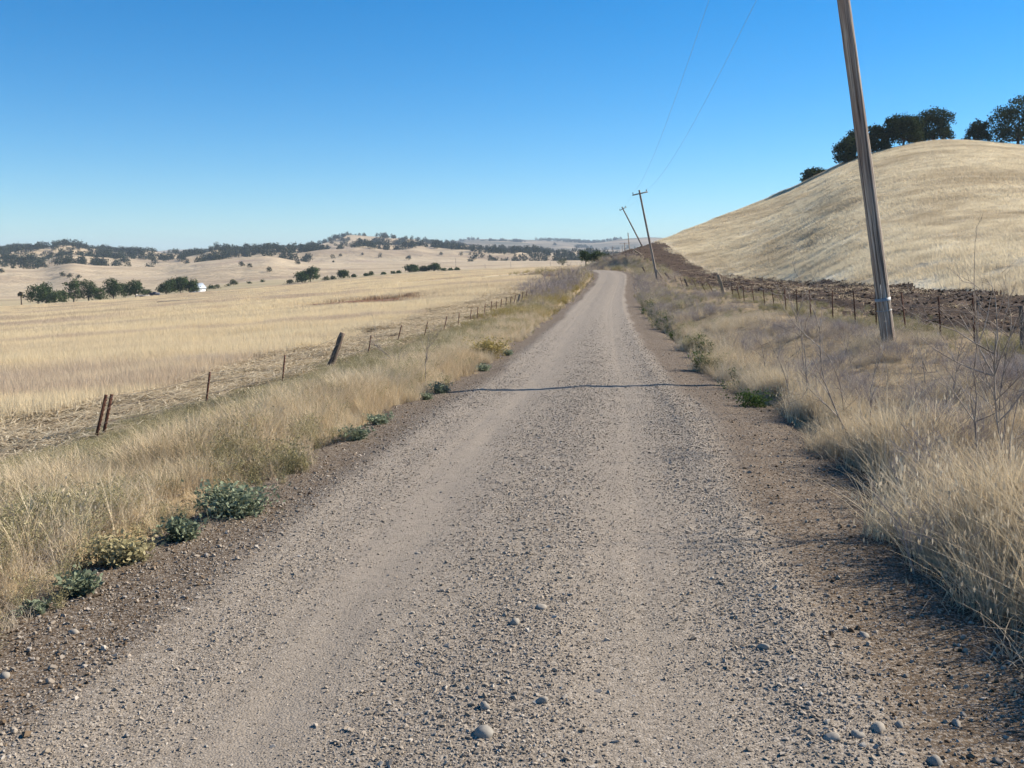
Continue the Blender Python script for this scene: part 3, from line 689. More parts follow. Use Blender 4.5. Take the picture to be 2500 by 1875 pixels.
# ---- gravel
def build_gravel():
    P = lumps('gravel_piece', M['stone'], 9)
    N = 600000
    u = rng.random(N); d = 2.2 * np.exp(u * math.log(60 / 2.2))             # even in log distance
    s = S0 + d; lat = rng.uniform(-2.5, 2.5, N)
    x, y, _ = road_pt(lat, s)
    wv = (fbm(x * .8, y * .25, 61, 3) - .5); LL = lat + wv * .35 + .05
    dens = loose_at(LL)**1.3 * (1 - .80 * soil_at(lat + wv * .5)); clump = fbm(x * 2.3, y * 2.3, 71, 3)
    area = d                                                               # area of a log-distance cell grows with d
    keep = rng.random(N) < dens * (.35 + 1.1 * clump) * np.clip(.62 * area / 2.2, 0, 1) * np.clip(12.0 / d, .1, 1.0) * (1 - sstep(16, 58, d))
    keep &= in_view(x, y, 40)
    x, y, lat, s, d, LL = x[keep], y[keep], lat[keep], s[keep], d[keep], LL[keep]; n = len(x)
    size = .0088 * np.exp(rng.normal(0, .50, n)) * (1 + .3 * np.exp(-((LL - 1.22) / .25)**2)) * (1 + .2 * np.exp(-((LL - .0) / .4)**2))
    size = size * (1 - .35 * np.exp(-((LL + .78) / .25)**2) - .3 * np.exp(-((LL - .66) / .2)**2)); size = np.clip(size, .004, .042) * (1 + .02 * d)
    z = road_z(lat, s) + size * .08
    rot = rng.uniform(-.5, .5, (n, 3)); rot[:, 2] = rng.random(n) * 2 * pi
    scatter('gravel', np.stack([x, y, z], 1), rot, size, rng.integers(0, 9, n), P, 'loose grey and tan gravel spread over the road', 'gravel')
    # shoulders: stony dark soil clods and stones
    PC = lumps('soil_crumb', M['road_clod'], 6); PS = lumps('shoulder_stone', M['stone'], 5, 'round')
    N = 60000; d = 2.2 * np.exp(rng.random(N) * math.log(26 / 2.2)); lat = np.where(rng.random(N) < .5, rng.uniform(-2.75, -1.55, N), rng.uniform(1.3, 2.7, N)); s = S0 + d
    x, y, _ = road_pt(lat, s); cl = fbm(x * 1.7, y * 1.7, 73, 3)
    keep = (rng.random(N) < np.clip(.5 * d / 2.2, 0, 1) * np.clip(9. / d, .1, 1) * (.2 + 1.3 * cl) * np.where(lat < 0, 1., .62)) & in_view(x, y, 40)
    x, y, lat, s, d = x[keep], y[keep], lat[keep], s[keep], d[keep]; n = len(x)
    st = rng.random(n) < .55
    size = np.where(st, .013, .012) * np.exp(rng.normal(0, .5, n)); size = np.clip(size, .005, .05)
    z = surf_z(x, y) + size * .12; rot = rng.uniform(-.4, .4, (n, 3)); rot[:, 2] = rng.random(n) * 2 * pi
    scatter('shoulder_rubble', np.stack([x, y, z], 1), rot, size, np.where(st, 6 + rng.integers(0, 5, n), rng.integers(0, 6, n)), PC + PS, 'soil crumbs and stones along both road shoulders', 'rubble')
build_gravel()

# ---- verge vegetation
def build_verges():
    G = [tuft('gold_tuft', M['dry_gold'], 52, .09, .20, .56, .0046, .42, 4, .5, wind=(rng.normal(0, .22), rng.normal(0, .22))) for _ in range(4)]                  # 0-3
    G += [tuft('straw_tuft', M['dry_straw'], 60, .14, .16, .48, .0044, .45, 4, .7, heads=.12, wind=(rng.normal(0, .2), rng.normal(0, .2))) for _ in range(4)]     # 4-7
    G += [tuft('thatch_tuft', M['dry_thatch'], 64, .20, .10, .36, .0048, 1.1, 4, 1.0, wind=(rng.normal(0, .35), rng.normal(0, .35))) for _ in range(4)]              # 8-11
    G += [proto('olive_weed', weedy('olive_weed', M['olive_weed'], 26, .20, .12, .34, .030, 13, .45, .003, 3.4)) for _ in range(4)]   # 12-15
    G += [proto('yellow_weed', weedy('yellow_weed', M['yellow_weed'], 26, .20, .14, .36, .030, 13, .4, .003, 4.0)) for _ in range(3)] # 16-18
    G += [proto('mauve_twigs', twiggy('mauve_twigs', M['mauve_twig'], 9, .16, .30, .60, .0042, 3)) for _ in range(4)]  # 19-22
    G += [proto('green_weed', weedy('green_weed', M['green_weed'], 18, .18, .10, .30, .045, 12, .5, .004, 2.4)) for _ in range(3)]    # 23-25
    allx = []; 
    # left verge
    def sample(N, l0, l1, dmax, near):
        d = 1.6 * np.exp(rng.random(N) * math.log(dmax / 1.6)); lat = rng.uniform(l0, l1, N); s = S0 + d
        x, y, _ = road_pt(lat, s); p = np.clip(d / near, 0, 1) * np.clip(near * 2.2 / d, .0, 1)
        k = (rng.random(N) < p) & in_view(x, y, 70)
        return x[k], y[k], lat[k], d[k]
    x, y, lat, d = sample(44000, -6.5, -2.05, 150, 9.0); n = len(x)
    L = -lat; a = fbm(x * .55, y * .4, 81, 3); b = fbm(x * .3 + 7, y * .22, 83, 3); e = rng.random(n)
    edge = sstep(2.0, 2.75, L + (fbm(x * .9, y * .9, 85, 3) - .5) * 1.3); ok = rng.random(n) < edge
    gold = np.clip(1.05 - (L - 2.2) / 1.8 + (a - .5) * 3.2, 0, 1)
    far = sstep(28, 60, d)
    idx = np.where(e < gold * .85 * (1 - .6 * far), rng.integers(0, 4, n), np.where(rng.random(n) < .45, rng.integers(12, 16, n), np.where(rng.random(n) < .45, rng.integers(4, 8, n), rng.integers(8, 12, n))))
    idx = np.where((far > rng.random(n) * .9) & (b > .42) & (rng.random(n) < .75), rng.integers(16, 19, n), idx)
    mv = np.exp(-((d - 84) / 17)**2) * sstep(2.6, 3.6, L) * (1 - sstep(5.6, 6.6, L))
    idx = np.where(rng.random(n) < mv * .85, rng.integers(19, 23, n), idx)
    sc = rng.uniform(.7, 1.25, n) * (1 + .0075 * d) * np.where(idx < 4, 1.12, 1.0) * np.interp(L, [2, 2.7, 3.1, 4.2, 5.4, 8], [.45, .58, .62, .45, .32, .30]) * (.5 + 1.0 * fbm(x * 1.1, y * 1.1, 87, 2)) * (1 + mv * 1.0)
    x1, y1, s1, i1 = x[ok], y[ok], sc[ok], idx[ok]
    # right verge
    x, y, lat, d = sample(64000, 2.05, 9.3, 150, 9.0); n = len(x)
    L = lat; a = fbm(x * .5, y * .35, 91, 3); b = fbm(x * .25 + 3, y * .2, 93, 3)
    edge = sstep(2.25, 2.95, L + (fbm(x * .8, y * .8, 95, 3) - .5) * 1.9) * (1 - sstep(6.6, 8.2, L + (fbm(x * .7, y * .7, 97, 3) - .5) * 2.5)); ok = rng.random(n) < edge * np.where(L > 3.0, np.clip((fbm(x * .75, y * .6, 101, 3) - .33) * 4.5, .12, 1), 1)
    e = rng.random(n); thp = np.clip((L - 3.0) / 1.6 + (a - .5) * 2.6, .2, .9)
    idx = np.where(e < thp, rng.integers(8, 12, n), np.where(rng.random(n) < .62, rng.integers(4, 8, n), rng.integers(0, 4, n)))
    far = sstep(22, 48, d)
    idx = np.where((b + .22 * far > .62) & (rng.random(n) < .10 + .40 * far) & (L < 6.5), rng.integers(19, 23, n), idx)
    idx = np.where((far > .3) & (rng.random(n) < .3) & (b < .55), rng.integers(12, 16, n), idx)
    idx = np.where((L > 3.0) & (L < 6) & (d < 26) & (rng.random(n) < .20), rng.integers(19, 23, n), idx)
    idx = np.where((L > 5.8) & (rng.random(n) < .35), rng.integers(12, 16, n), idx)
    gr = sstep(13, 26, d) * (1 - sstep(55, 80, d)) * (1 - sstep(2.5, 2.9, L)); idx = np.where(rng.random(n) < gr * .5, np.where(rng.random(n) < .55, rng.integers(23, 26, n), rng.integers(12, 16, n)), idx)
    sc = rng.uniform(.75, 1.3, n) * (1 + .0075 * d) * np.interp(L, [2, 2.6, 3.4, 4.2, 6, 9], [.8, .85, .62, .5, .42, .38]) * (.42 + 1.1 * fbm(x * .9, y * .9, 89, 2)) * np.where(d < 9, 1.12, 1)
    out = (x / np.maximum(y, .5) > .49) & (d < 9); sc = sc * np.where(out, 1.35, 1); idx = np.where(out & (idx >= 19), rng.integers(4, 8, n), idx)
    x2, y2, s2, i2 = x[ok], y[ok], sc[ok], idx[ok]
    # the low mound of the spur and bank beyond the bend of the road
    N = 9000; xx = rng.uniform(8, 42, N); yy = rng.uniform(95, 205, N); l3, _, ss = road_frame(xx, yy); k = (l3 > 2.6) & (strip_edge(xx, yy, l3) < 2) & (l3 < strip_low(xx, yy))
    k &= (512 + FPX * xx / yy > 575)
    x3, y3 = xx[k], yy[k]; n = len(x3); b = fbm(x3 * .12, y3 * .12, 99, 3); e = rng.random(n)
    i3 = np.where(e < .45, rng.integers(8, 12, n), np.where(e < .72, rng.integers(4, 8, n), np.where(b > .5, rng.integers(19, 23, n), rng.integers(12, 16, n)))); s3 = rng.uniform(1.5, 2.4, n)
    q = np.sqrt(rng.random(70)) * .75 + .1; an = rng.random(70) * 2 * pi; x4 = 6.5 + q * np.cos(an); y4 = 16.75 + q * np.sin(an); i4 = rng.integers(4, 12, 70); s4 = rng.uniform(.6, 1.1, 70)     # round the foot of the pole
    X = np.concatenate([x1, x2, x3, x4]); Y = np.concatenate([y1, y2, y3, y4]); S = np.concatenate([s1, s2, s3, s4]); I = np.concatenate([i1, i2, i3, i4])
    place(X, Y, S, I, G, 'verge_grass', 'dry grass and low weeds growing along both road verges', 'grass', .4)
    return G
VG = build_verges()

def build_fields():
    F = [tuft('field_patch', M['field_blade'], 150, .55, .20, .42, .010, .22, 2, .3, square=True, wind=(-.10, -.03)) for _ in range(5)]
    F += [tuft('far_field_patch', M['field_blade'], 170, 1.3, .22, .42, .034, .2, 2, .3, square=True, wind=(-.1, 0)) for _ in range(4)]
    # near field
    N = 26000; y = 4 * np.exp(rng.random(N) * math.log(75 / 4)); x = rng.uniform(-.62, .16, N) * y
    lat, _, s = road_frame(x, y); wob = fbm(x * .6, y * .6, 5, 3) - .5
    k = (lat < -9.4 + 1.2 * wob) & (rng.random(N) < np.clip((y / 45)**2 * 1.5, 0, 1)) & in_view(x, y, 60)
    x1, y1 = x[k], y[k]
    N = 30000; r2 = np.sqrt(rng.uniform(65**2, 284**2, N)); th = rng.uniform(radians(-32), radians(6), N); x = r2 * np.sin(th); y = r2 * np.cos(th)
    lat, _, s = road_frame(x, y); k = (np.abs(lat) > 9.4) & ((lat < 0) | (512 + FPX * x / y < 575)) & (rng.random(N) < np.clip(150 / r2, .5, 1)); k &= ~((np.abs(lat) < 14) & (y > 138))
    x2, y2 = x[k], y[k]
    X = np.concatenate([x1, x2]); Y = np.concatenate([y1, y2])
    # a worn patch where red-brown soil shows
    cx, cy, _z = on_ground(366, 301.3); bare = (((X - cx) / 5.6)**2 + ((Y - cy) / 6.2)**2 + (fbm(X * .5, Y * .5, 7, 3) - .5) * 1.8) < 1
    I = np.concatenate([rng.integers(0, 5, len(x1)), 5 + rng.integers(0, 4, len(x2))]); S = rng.uniform(.75, 1.2, len(X))
    S3 = np.stack([np.ones_like(S), np.ones_like(S), S], 1) * np.stack([S * 0 + 1.05] * 3, 1)
    X, Y, I, S3 = X[~bare], Y[~bare], I[~bare], S3[~bare]
    scatter('field_grass', np.stack([X, Y, gz(X, Y)], 1), euler_from(gnormal(X, Y, 1.), rng.integers(0, 4, len(X)) * pi / 2 + rng.normal(0, .2, len(X)), 1.0), S3, I, F, 'dry straw-coloured grass covering the field left of the road', 'grass')
    # hill
    Hh = [tuft('hill_patch', M['hill_blade'], 130, .8, .16, .40, .018, .4, 2, .4, square=True, wind=(-.22, -.05)) for _ in range(5)]
    Hh += [tuft('far_hill_patch', M['hill_blade'], 130, 1.6, .18, .42, .045, .35, 2, .4, square=True, wind=(-.22, -.05)) for _ in range(4)]
    N = 60000; r2 = np.sqrt(rng.uniform(22**2, 262**2, N)); th = rng.uniform(radians(6.5), radians(33), N); x = r2 * np.sin(th); y = r2 * np.cos(th)
    lat, _, s = road_frame(x, y); k = (strip_edge(x, y, lat) > .7) & (lat > 0); far = r2 > 95
    k &= np.where(far, rng.random(N) < .30, rng.random(N) < .7)
    x, y, far = x[k], y[k], far[k]
    I = np.where(far, 5 + rng.integers(0, 4, len(x)), rng.integers(0, 5, len(x))); S = rng.uniform(.4, .95, len(x)) * (.5 + 1.0 * fbm(x / 6, y / 6, 15, 3))
    S3 = np.stack([np.ones_like(S), np.ones_like(S), S], 1)
    scatter('hill_grass', np.stack([x, y, gz(x, y)], 1), euler_from(gnormal(x, y, 1.2), rng.integers(0, 4, len(x)) * pi / 2 + rng.normal(0, .15, len(x)), 1.0), S3, I, Hh, 'pale dry grass covering the hill right of the road', 'grass')
    # cut straw left of the fence
    def litter(n, rad, L0, L1):
        V = []; F4 = []
        for i in range(n):
            q = rng.uniform(-rad, rad, 2); an = rng.normal(1.2, .9); L = rng.uniform(L0, L1); w = .006; z0, z1 = rng.uniform(.0, .10, 2)
            dx, dy = cos(an) * L / 2, sin(an) * L / 2; nx, ny = -sin(an) * w, cos(an) * w; c = len(V); zm = max(z0, z1) + rng.random() * .03
            V += [(q[0]-dx-nx, q[1]-dy-ny, z0), (q[0]-dx+nx, q[1]-dy+ny, z0), (q[0]-nx, q[1]-ny, zm), (q[0]+nx, q[1]+ny, zm), (q[0]+dx-nx, q[1]+dy-ny, z1), (q[0]+dx+nx, q[1]+dy+ny, z1)]
            F4 += [(c, c+1, c+3, c+2), (c+2, c+3, c+5, c+4)]
        return proto('straw_litter', mesh_np('straw_litter', V, [np.array(F4)], M['straw']))
    Lp = [litter(70, .55, .25, .7) for _ in range(5)]
    N = 1900; d = 4 * np.exp(rng.random(N) * math.log(115 / 4)); lat = -10.0 + 4.0 * rng.random(N)**1.6; x, y, _ = road_pt(lat, S0 + d)
    k = in_view(x, y, 60) & (rng.random(N) < np.clip(d / 20, 0, 1) * (.25 + 1.1 * fbm(x * .5, y * .5, 19, 3))); x, y, d = x[k], y[k], d[k]
    place(x, y, rng.uniform(.8, 1.3, len(x)) * (1 + .008 * d), rng.integers(0, 5, len(x)), Lp, 'cut_straw', 'cut straw lying in the strip beyond the left fence', 'straw', 1.0, yaw=rng.normal(-.5, .5, len(x)))
    # clods and straw in the disked strip
    Pc = lumps('clod', M['clod'], 7); Ls = [litter(26, .5, .2, .55) for _ in range(3)]
    N = 30000; yy = rng.uniform(8, 205, N); lat = rng.uniform(6.8, 19, N); s = np.interp(yy, RC[:int(len(RC) * .8), 1], RS[:int(len(RC) * .8)]); x, y, _ = road_pt(lat, np.minimum(s, S0 + 112)); y = np.where(yy > 108, yy, y); x = np.where(yy > 108, rng.uniform(12, 45, N), x)
    lat, _, s = road_frame(x, y); k = (strip_edge(x, y, lat) < .1) & (lat > strip_low(x, y) + .3 + 1.2 * (fbm(x * .6, y * .6, 5, 3) - .5)) & in_view(x, y, 40) & (x / y > .1)
    k &= rng.random(N) < .75; x, y = x[k], y[k]; n = len(x); st = rng.random(n) < .035
    size = np.where(st, 1.0, np.clip(.105 * np.exp(rng.normal(0, .5, n)), .04, .28))
    rot = rng.uniform(-.5, .5, (n, 3)); rot[st] *= .2; rot[:, 2] = rng.random(n) * 6.28
    scatter('soil_clods', np.stack([x, y, gz(x, y) + np.where(st, 0.02, size * .08)], 1), rot, size, np.where(st, 7 + rng.integers(0, 3, n), rng.integers(0, 7, n)), Pc + Ls, 'dark turned clods and straw bits in the disked strip', 'soil')
build_fields()
def strip_clods():
    P = lumps('strip_clod', M['road_clod'], 6); N = 14000; d = 5 * np.exp(rng.random(N) * math.log(100 / 5)); lat = rng.uniform(-9.3, -6.0, N); x, y, _ = road_pt(lat, S0 + d)
    k = in_view(x, y, 60) & (rng.random(N) < np.clip(d / 14, 0, 1) * (.2 + 1.2 * fbm(x * .6, y * .6, 21, 3))); x, y = x[k], y[k]; n = len(x); size = np.clip(.075 * np.exp(rng.normal(0, .5, n)), .03, .2)
    rot = rng.uniform(-.5, .5, (n, 3)); rot[:, 2] = rng.random(n) * 6.28
    scatter('strip_clods', np.stack([x, y, gz(x, y) + size * .1], 1), rot, size, rng.integers(0, 6, n), P, 'brown soil clods in the strip beyond the left fence', 'soil')
strip_clods()

# ------------------------------------------------------------------ trees
def crown_mesh(name, lobes, n, leaf, material, per=6, shell=.45):
    w = np.array([(l[3] * l[4] * l[5])**(2 / 3) for l in lobes]); w /= w.sum(); m = max(1, n // per)
    li = rng.choice(len(lobes), m, p=w); lo = np.array(lobes)[li]
    d = rng.normal(0, 1, (m, 3)); d /= np.linalg.norm(d, axis=1, keepdims=True); d[:, 2] = np.where(d[:, 2] < -.55, -d[:, 2], d[:, 2])
    rr = 1 - shell * rng.random((m, 1))**1.5
    c = lo[:, :3] + d * lo[:, 3:6] * rr
    c = np.repeat(c, per, 0) + rng.normal(0, leaf * .75, (m * per, 3)); dd = np.repeat(d, per, 0)
    nn = len(c); nrm = dd + rng.normal(0, .8, (nn, 3)); nrm /= np.linalg.norm(nrm, axis=1, keepdims=True)
    u = np.cross(nrm, rng.normal(0, 1, (nn, 3))); u /= np.linalg.norm(u, axis=1, keepdims=True) + 1e-9; v = np.cross(nrm, u)
    s = leaf * rng.uniform(.55, 1.25, (nn, 1))
    V = np.stack([c - u * s * .55, c - v * s * .4, c + u * s * .55, c + v * s * .4], 1).reshape(-1, 3)
    return mesh_np(name, V, [np.arange(nn * 4).reshape(-1, 4)], material)
def auto_lobes(w, h, k, low=.16, top=1.0, fr=(.40, .54)):
    cz = h * (low + top) / 2; hz = h * (top - low) / 2; w = w * 1.08; L = []
    L.append((0, 0, cz - hz * .1, w * .33, w * .33, hz * .8))
    for i in range(k):
        an = 2 * pi * (i + rng.random() * .6) / k; f = rng.uniform(*fr); q = (1 - f) * rng.uniform(.7 if fr[0] < .4 else .85, 1.0) * w / 2
        zz = cz + hz * (1 - f) * (rng.uniform(-1.0, -.6) if i % 2 == 0 else rng.uniform(-.2, .8))
        L.append((cos(an) * q, sin(an) * q, zz, w / 2 * f, w / 2 * f, hz * f * rng.uniform(.95, 1.15)))
    L.append((rng.normal(0, w * .08), rng.normal(0, w * .08), h * top - hz * .46, w * .29, w * .29, hz * .46))
    return L
def trunk_mesh(lobes, h, rad, lean=0.0, n=6):
    mb = MB(); fork = min(l[2] for l in lobes) * .75; fork = max(fork, h * .12)
    mb.tube([(0, 0, -.5), (lean * .3, 0, fork * .5), (lean, 0, fork), (lean * 1.3, 0, h * .55)], [rad * 1.35, rad, rad * .85, rad * .35], n)
    for l in lobes[1:7]:
        p0 = np.array([lean * .9, 0, fork * rng.uniform(.7, 1.05)]); p2 = np.array(l[:3]); p1 = p0 * .5 + p2 * .5 + np.array([0, 0, -h * .03])
        mb.tube([p0, p1, p2], [rad * .55, rad * .34, rad * .12], 5)
    return mb
def tree(name, label, x, y, h, w, mat_leaf='farm_leaf', n=1500, leaf=.3, lobes=None, k=6, low=.16, cat='tree', group=None, bark='bark', lean=0.0, trunk=.028):
    z = gz1(x, y) - .05; o = empty(name, (x, y, z)); tag(o, label, cat, group)
    lb = lobes or auto_lobes(w, h, k, low)
    trunk_mesh(lb, h, h * trunk, lean).build('trunk', M[bark], o)
    link(bpy.data.objects.new('crown', crown_mesh('crown', lb, n, leaf, M[mat_leaf])), o)
    return o
def at_px(px, y): return a_of(px) * y, y
def tree_px(name, label, px, top, wpx, y, **kw):
    """a tree on column px at distance y whose crown reaches a given height in the view"""
    m = float(slope_of(top)); x = a_of(px, m) * y; h = m * y + EYE - gz1(x, y)
    return tree(name, label, x, y, max(h, 1.0), max(wpx / FPX * y * 1.15, .8), **kw)

# oaks on the near hill
HO = 'oaks on the crest of the near hill'
def hill_oaks():
    def oak(label, px, top, base, wpx, y, n, k=7, low=.12, **kw):
        m = float(slope_of(top)); x = a_of(px, m) * y; h = m * y + EYE - gz1(x, y); w = wpx / FPX * y * 1.15; n = int(n * 1.9); h = max(h, 2.0)
        return tree('oak_tree', label, x, y, h, w, 'oak_leaf', n, .34, lobes=auto_lobes(w, h, k + 5, low, 1.0, (.26, .42)), group=HO, trunk=.035, **kw)
    oak('dark oak cut by the right edge of the picture, tallest on the hill', 1021, 96, 147, 52, 205, 5200, 9, -.04)
    oak('small dark oak alone just left of the tallest oak', 978.5, 121, 144, 22, 209, 1900, 6, -.06)
    oak('wide dark oak at the right end of the clump on the crest', 935, 108.5, 141, 34, 211, 4200, 8, -.05)
    oak('spreading oak with a bare forked trunk showing under its crown', 905, 114.5, 150, 38, 195, 4600, 8, .12)
    oak('dark oak filling the gap behind the forked-trunk oak', 918, 115, 141, 16, 218, 1500, 5, .10)
    oak('dark oak right beside the leaning utility pole on the crest', 878, 125.5, 151, 26, 196, 3000, 7, -.06)
    oak('low dark oak showing left of the leaning utility pole on the slope', 847, 138, 160, 22, 193, 2600, 6, -.08)
    oak('small round oak top poking up behind the low oak by the pole', 853, 130.5, 158, 10, 200, 900, 4, .2)
    oak('low dome of a dark oak sunk behind the hill slope', 815, 168.5, 181, 25, 207, 2200, 6, -.08)
hill_oaks()

# farmyard trees across the field
FG = 'trees round the farm across the field'
def farm_trees():
    T = [('broad dark tree at the left end of the farm trees', 37, 284.5, 24, 352, 1900), ('dark tree with a high crown beside the leftmost farm tree', 45, 282, 13, 356, 1100),
         ('low dark tree filling the right side of the leftmost farm clump', 54, 291, 14, 350, 900), ('thin pale bush between the first two farm clumps', 63.5, 290, 8, 360, 500),
         ('tall narrow dark tree, first of a pair left of the farmyard', 72.5, 279.5, 15, 368, 1500), ('tall bushy tree, second of a pair left of the farmyard', 87.5, 278.8, 17, 372, 1700),
         ('low dark tree between two tall farm trees', 99.5, 287.5, 13, 366, 800), ('tall square-crowned tree at the middle of the farm trees', 112.5, 277.6, 18, 374, 1900),
         ('slim tree leaning on the square-crowned farm tree', 124.5, 282.5, 10, 380, 800), ('round tree with a bare trunk beside the pale trailer', 135, 280.3, 17, 372, 1800),
         ('dark left half of the big farm tree clump beside the truck', 166, 280.8, 18, 378, 1800), ('biggest round farm tree, just left of the white barn', 180, 277, 22, 384, 2600),
         ('dark tree leaning over the left side of the white barn', 193, 279.5, 11, 384, 900)]
    for lab, px, top, w, y, n in T:
        tree_px('farm_tree', lab, px, top, w, y, mat_leaf='farm_leaf', n=int(n * 1.3), leaf=.48, k=6, low=.0, group=FG)
    B = [('low dark hedge bush behind the dark truck', 147.5, 289.5, 11, 384, 500, 'farm_leaf'), ('small green bush at the right side of the white barn', 203.5, 286, 5, 392, 260, 'farm_leaf'),
         ('low bush right of the small green barn bush', 211, 285.5, 9, 420, 400, 'farm_leaf'), ('upright little tree next to the low barn bush', 217.5, 284.5, 4.5, 424, 220, 'grey_leaf'),
         ('small round tree standing alone right of the barn', 233.5, 279.8, 7.5, 455, 650, 'grey_leaf'), ('tiny shrub at the foot of the small round tree', 228, 285.2, 4, 450, 160, 'grey_leaf'),
         ('tiny shrub, third from the right in the valley gap', 249, 283.5, 4.5, 470, 160, 'grey_leaf'), ('tiny shrub, rightmost in the valley gap', 262.5, 282.0, 4.5, 480, 160, 'farm_leaf')]
    for lab, px, top, w, y, n, ml in B: tree_px('bush', lab, px, top, w, y, mat_leaf=ml, n=n, leaf=.4, k=4, low=.02, cat='bush', group='bushes near the farm')
    MT = [('big round-topped tree with a low left lobe at the field edge', 310, 266.8, 17, 420, 2400, .10), ('lower left lobe tree of the big field-edge pair', 302, 272.0, 13, 416, 1500, .04),
          ('rounded tree alone right of the big field-edge pair', 343, 270.3, 11, 440, 1300, .12), ('dark round tree, left of three along the middle of the field edge', 412, 265, 14, 470, 1800, .06),
          ('lower dark tree, centre of three along the field edge', 424, 266.5, 10, 474, 1000, .05), ('dark round tree, right of three along the field edge', 434, 263.6, 12.5, 474, 1600, .06)]
    for lab, px, top, w, y, n, low in MT: tree_px('field_tree', lab, px, top, w, y, mat_leaf='oak_leaf' if n < 1200 else 'farm_leaf', n=int(n * 1.3), leaf=.48, k=6, low=low * .6, group='trees along the far field edge')
    MB_ = [('low dark bush trailing left of the big field-edge pair', 290, 279.8, 9, 415), ('grey-green bush just right of the big field-edge pair', 326, 276.6, 7, 425), ('grey-green bush left of the lone rounded tree', 333, 276.3, 6, 430),
           ('small bush right of the lone rounded tree', 354, 274.3, 5.5, 440), ('bush at the left of a hedge run on the field edge', 366, 273.3, 6, 445), ('tallest bush of a hedge run on the field edge', 371, 271.5, 6, 450), ('bush at the right of a hedge run on the field edge', 383.5, 272.4, 5.5, 455),
           ('small bush left of the three field-edge trees', 393, 272.8, 4, 460), ('roundish bush touching the three field-edge trees on the left', 399, 271.5, 5, 462),
           ('bush, left of three right of the field-edge trees', 443.5, 271.8, 5, 440), ('taller bush, middle of three right of the field-edge trees', 450.5, 270.5, 6, 440), ('bush, right of three right of the field-edge trees', 457, 271.2, 5.5, 440),
           ('round grey-green bush alone on the flat near the bend', 562, 257.9, 10.5, 420)]
    for lab, px, top, w, y in MB_: tree_px('bush', lab, px, top, w, y, mat_leaf='grey_leaf' if 'grey' in lab else 'farm_leaf', n=420, leaf=.36, k=4, low=.02, cat='bush', group='bushes along the far field edge')
    # trees at the bend of the road
    def bend(label, px, top, w, y, n, ml, low, bark='bark', name='bend_tree'): return tree_px(name, label, px, top, w, y, mat_leaf=ml, n=n, leaf=.26, k=6, low=low, group='trees at the road bend', bark=bark, trunk=.045)
    bend('tree with pale forked limbs at the road bend', 586, 250.5, 12, 196, 1100, 'farm_leaf', .22, 'pale_bark')
    bend('leafy bush right of the pale-limbed tree at the bend', 597, 251.5, 15, 190, 1600, 'farm_leaf', .03); bend('greyer low bush rightmost at the road bend', 607, 254.5, 13, 200, 1100, 'grey_leaf', .03)
    bend('dark rounded bush in the middle of the bend bushes', 601.5, 254.6, 7, 205, 600, 'farm_leaf', .03)
farm_trees()

def palm():
    px, y = 18.8, 340.0; x = a_of(px) * y; z = gz1(x, y); top = float(slope_of(293.8)) * y + EYE - z
    o = empty('palm_tree', (x, y, z)); tag(o, 'lone shaggy palm at the left edge of the picture', 'palm')
    mb = MB(); mb.tube([(0, 0, -.3), (.05, 0, top * .5), (-.1, 0, top)], [.24, .19, .17], 7); mb.build('trunk', M['bark'], o)
    V = []; F = []
    for i in range(90):
        an = rng.random() * 2 * pi; el = rng.uniform(-1.0, 1.2); L = rng.uniform(.9, 1.35); d = np.array([cos(an) * cos(el), sin(an) * cos(el), sin(el)]); p = np.array([-.1, 0, top]); u = np.cross(d, (0, 0, 1.)); u /= np.linalg.norm(u) + 1e-6; c = len(V)
        q1 = p + d * L * .6; q2 = p + d * L + np.array([0, 0, -.3 * L]); V += [p, q1 - u * .28, q2, q1 + u * .28]; F.append((c, c + 1, c + 2, c + 3))
    link(bpy.data.objects.new('crown', mesh_np('crown', V, [np.array(F)], M['palm_leaf'])), o)
palm()

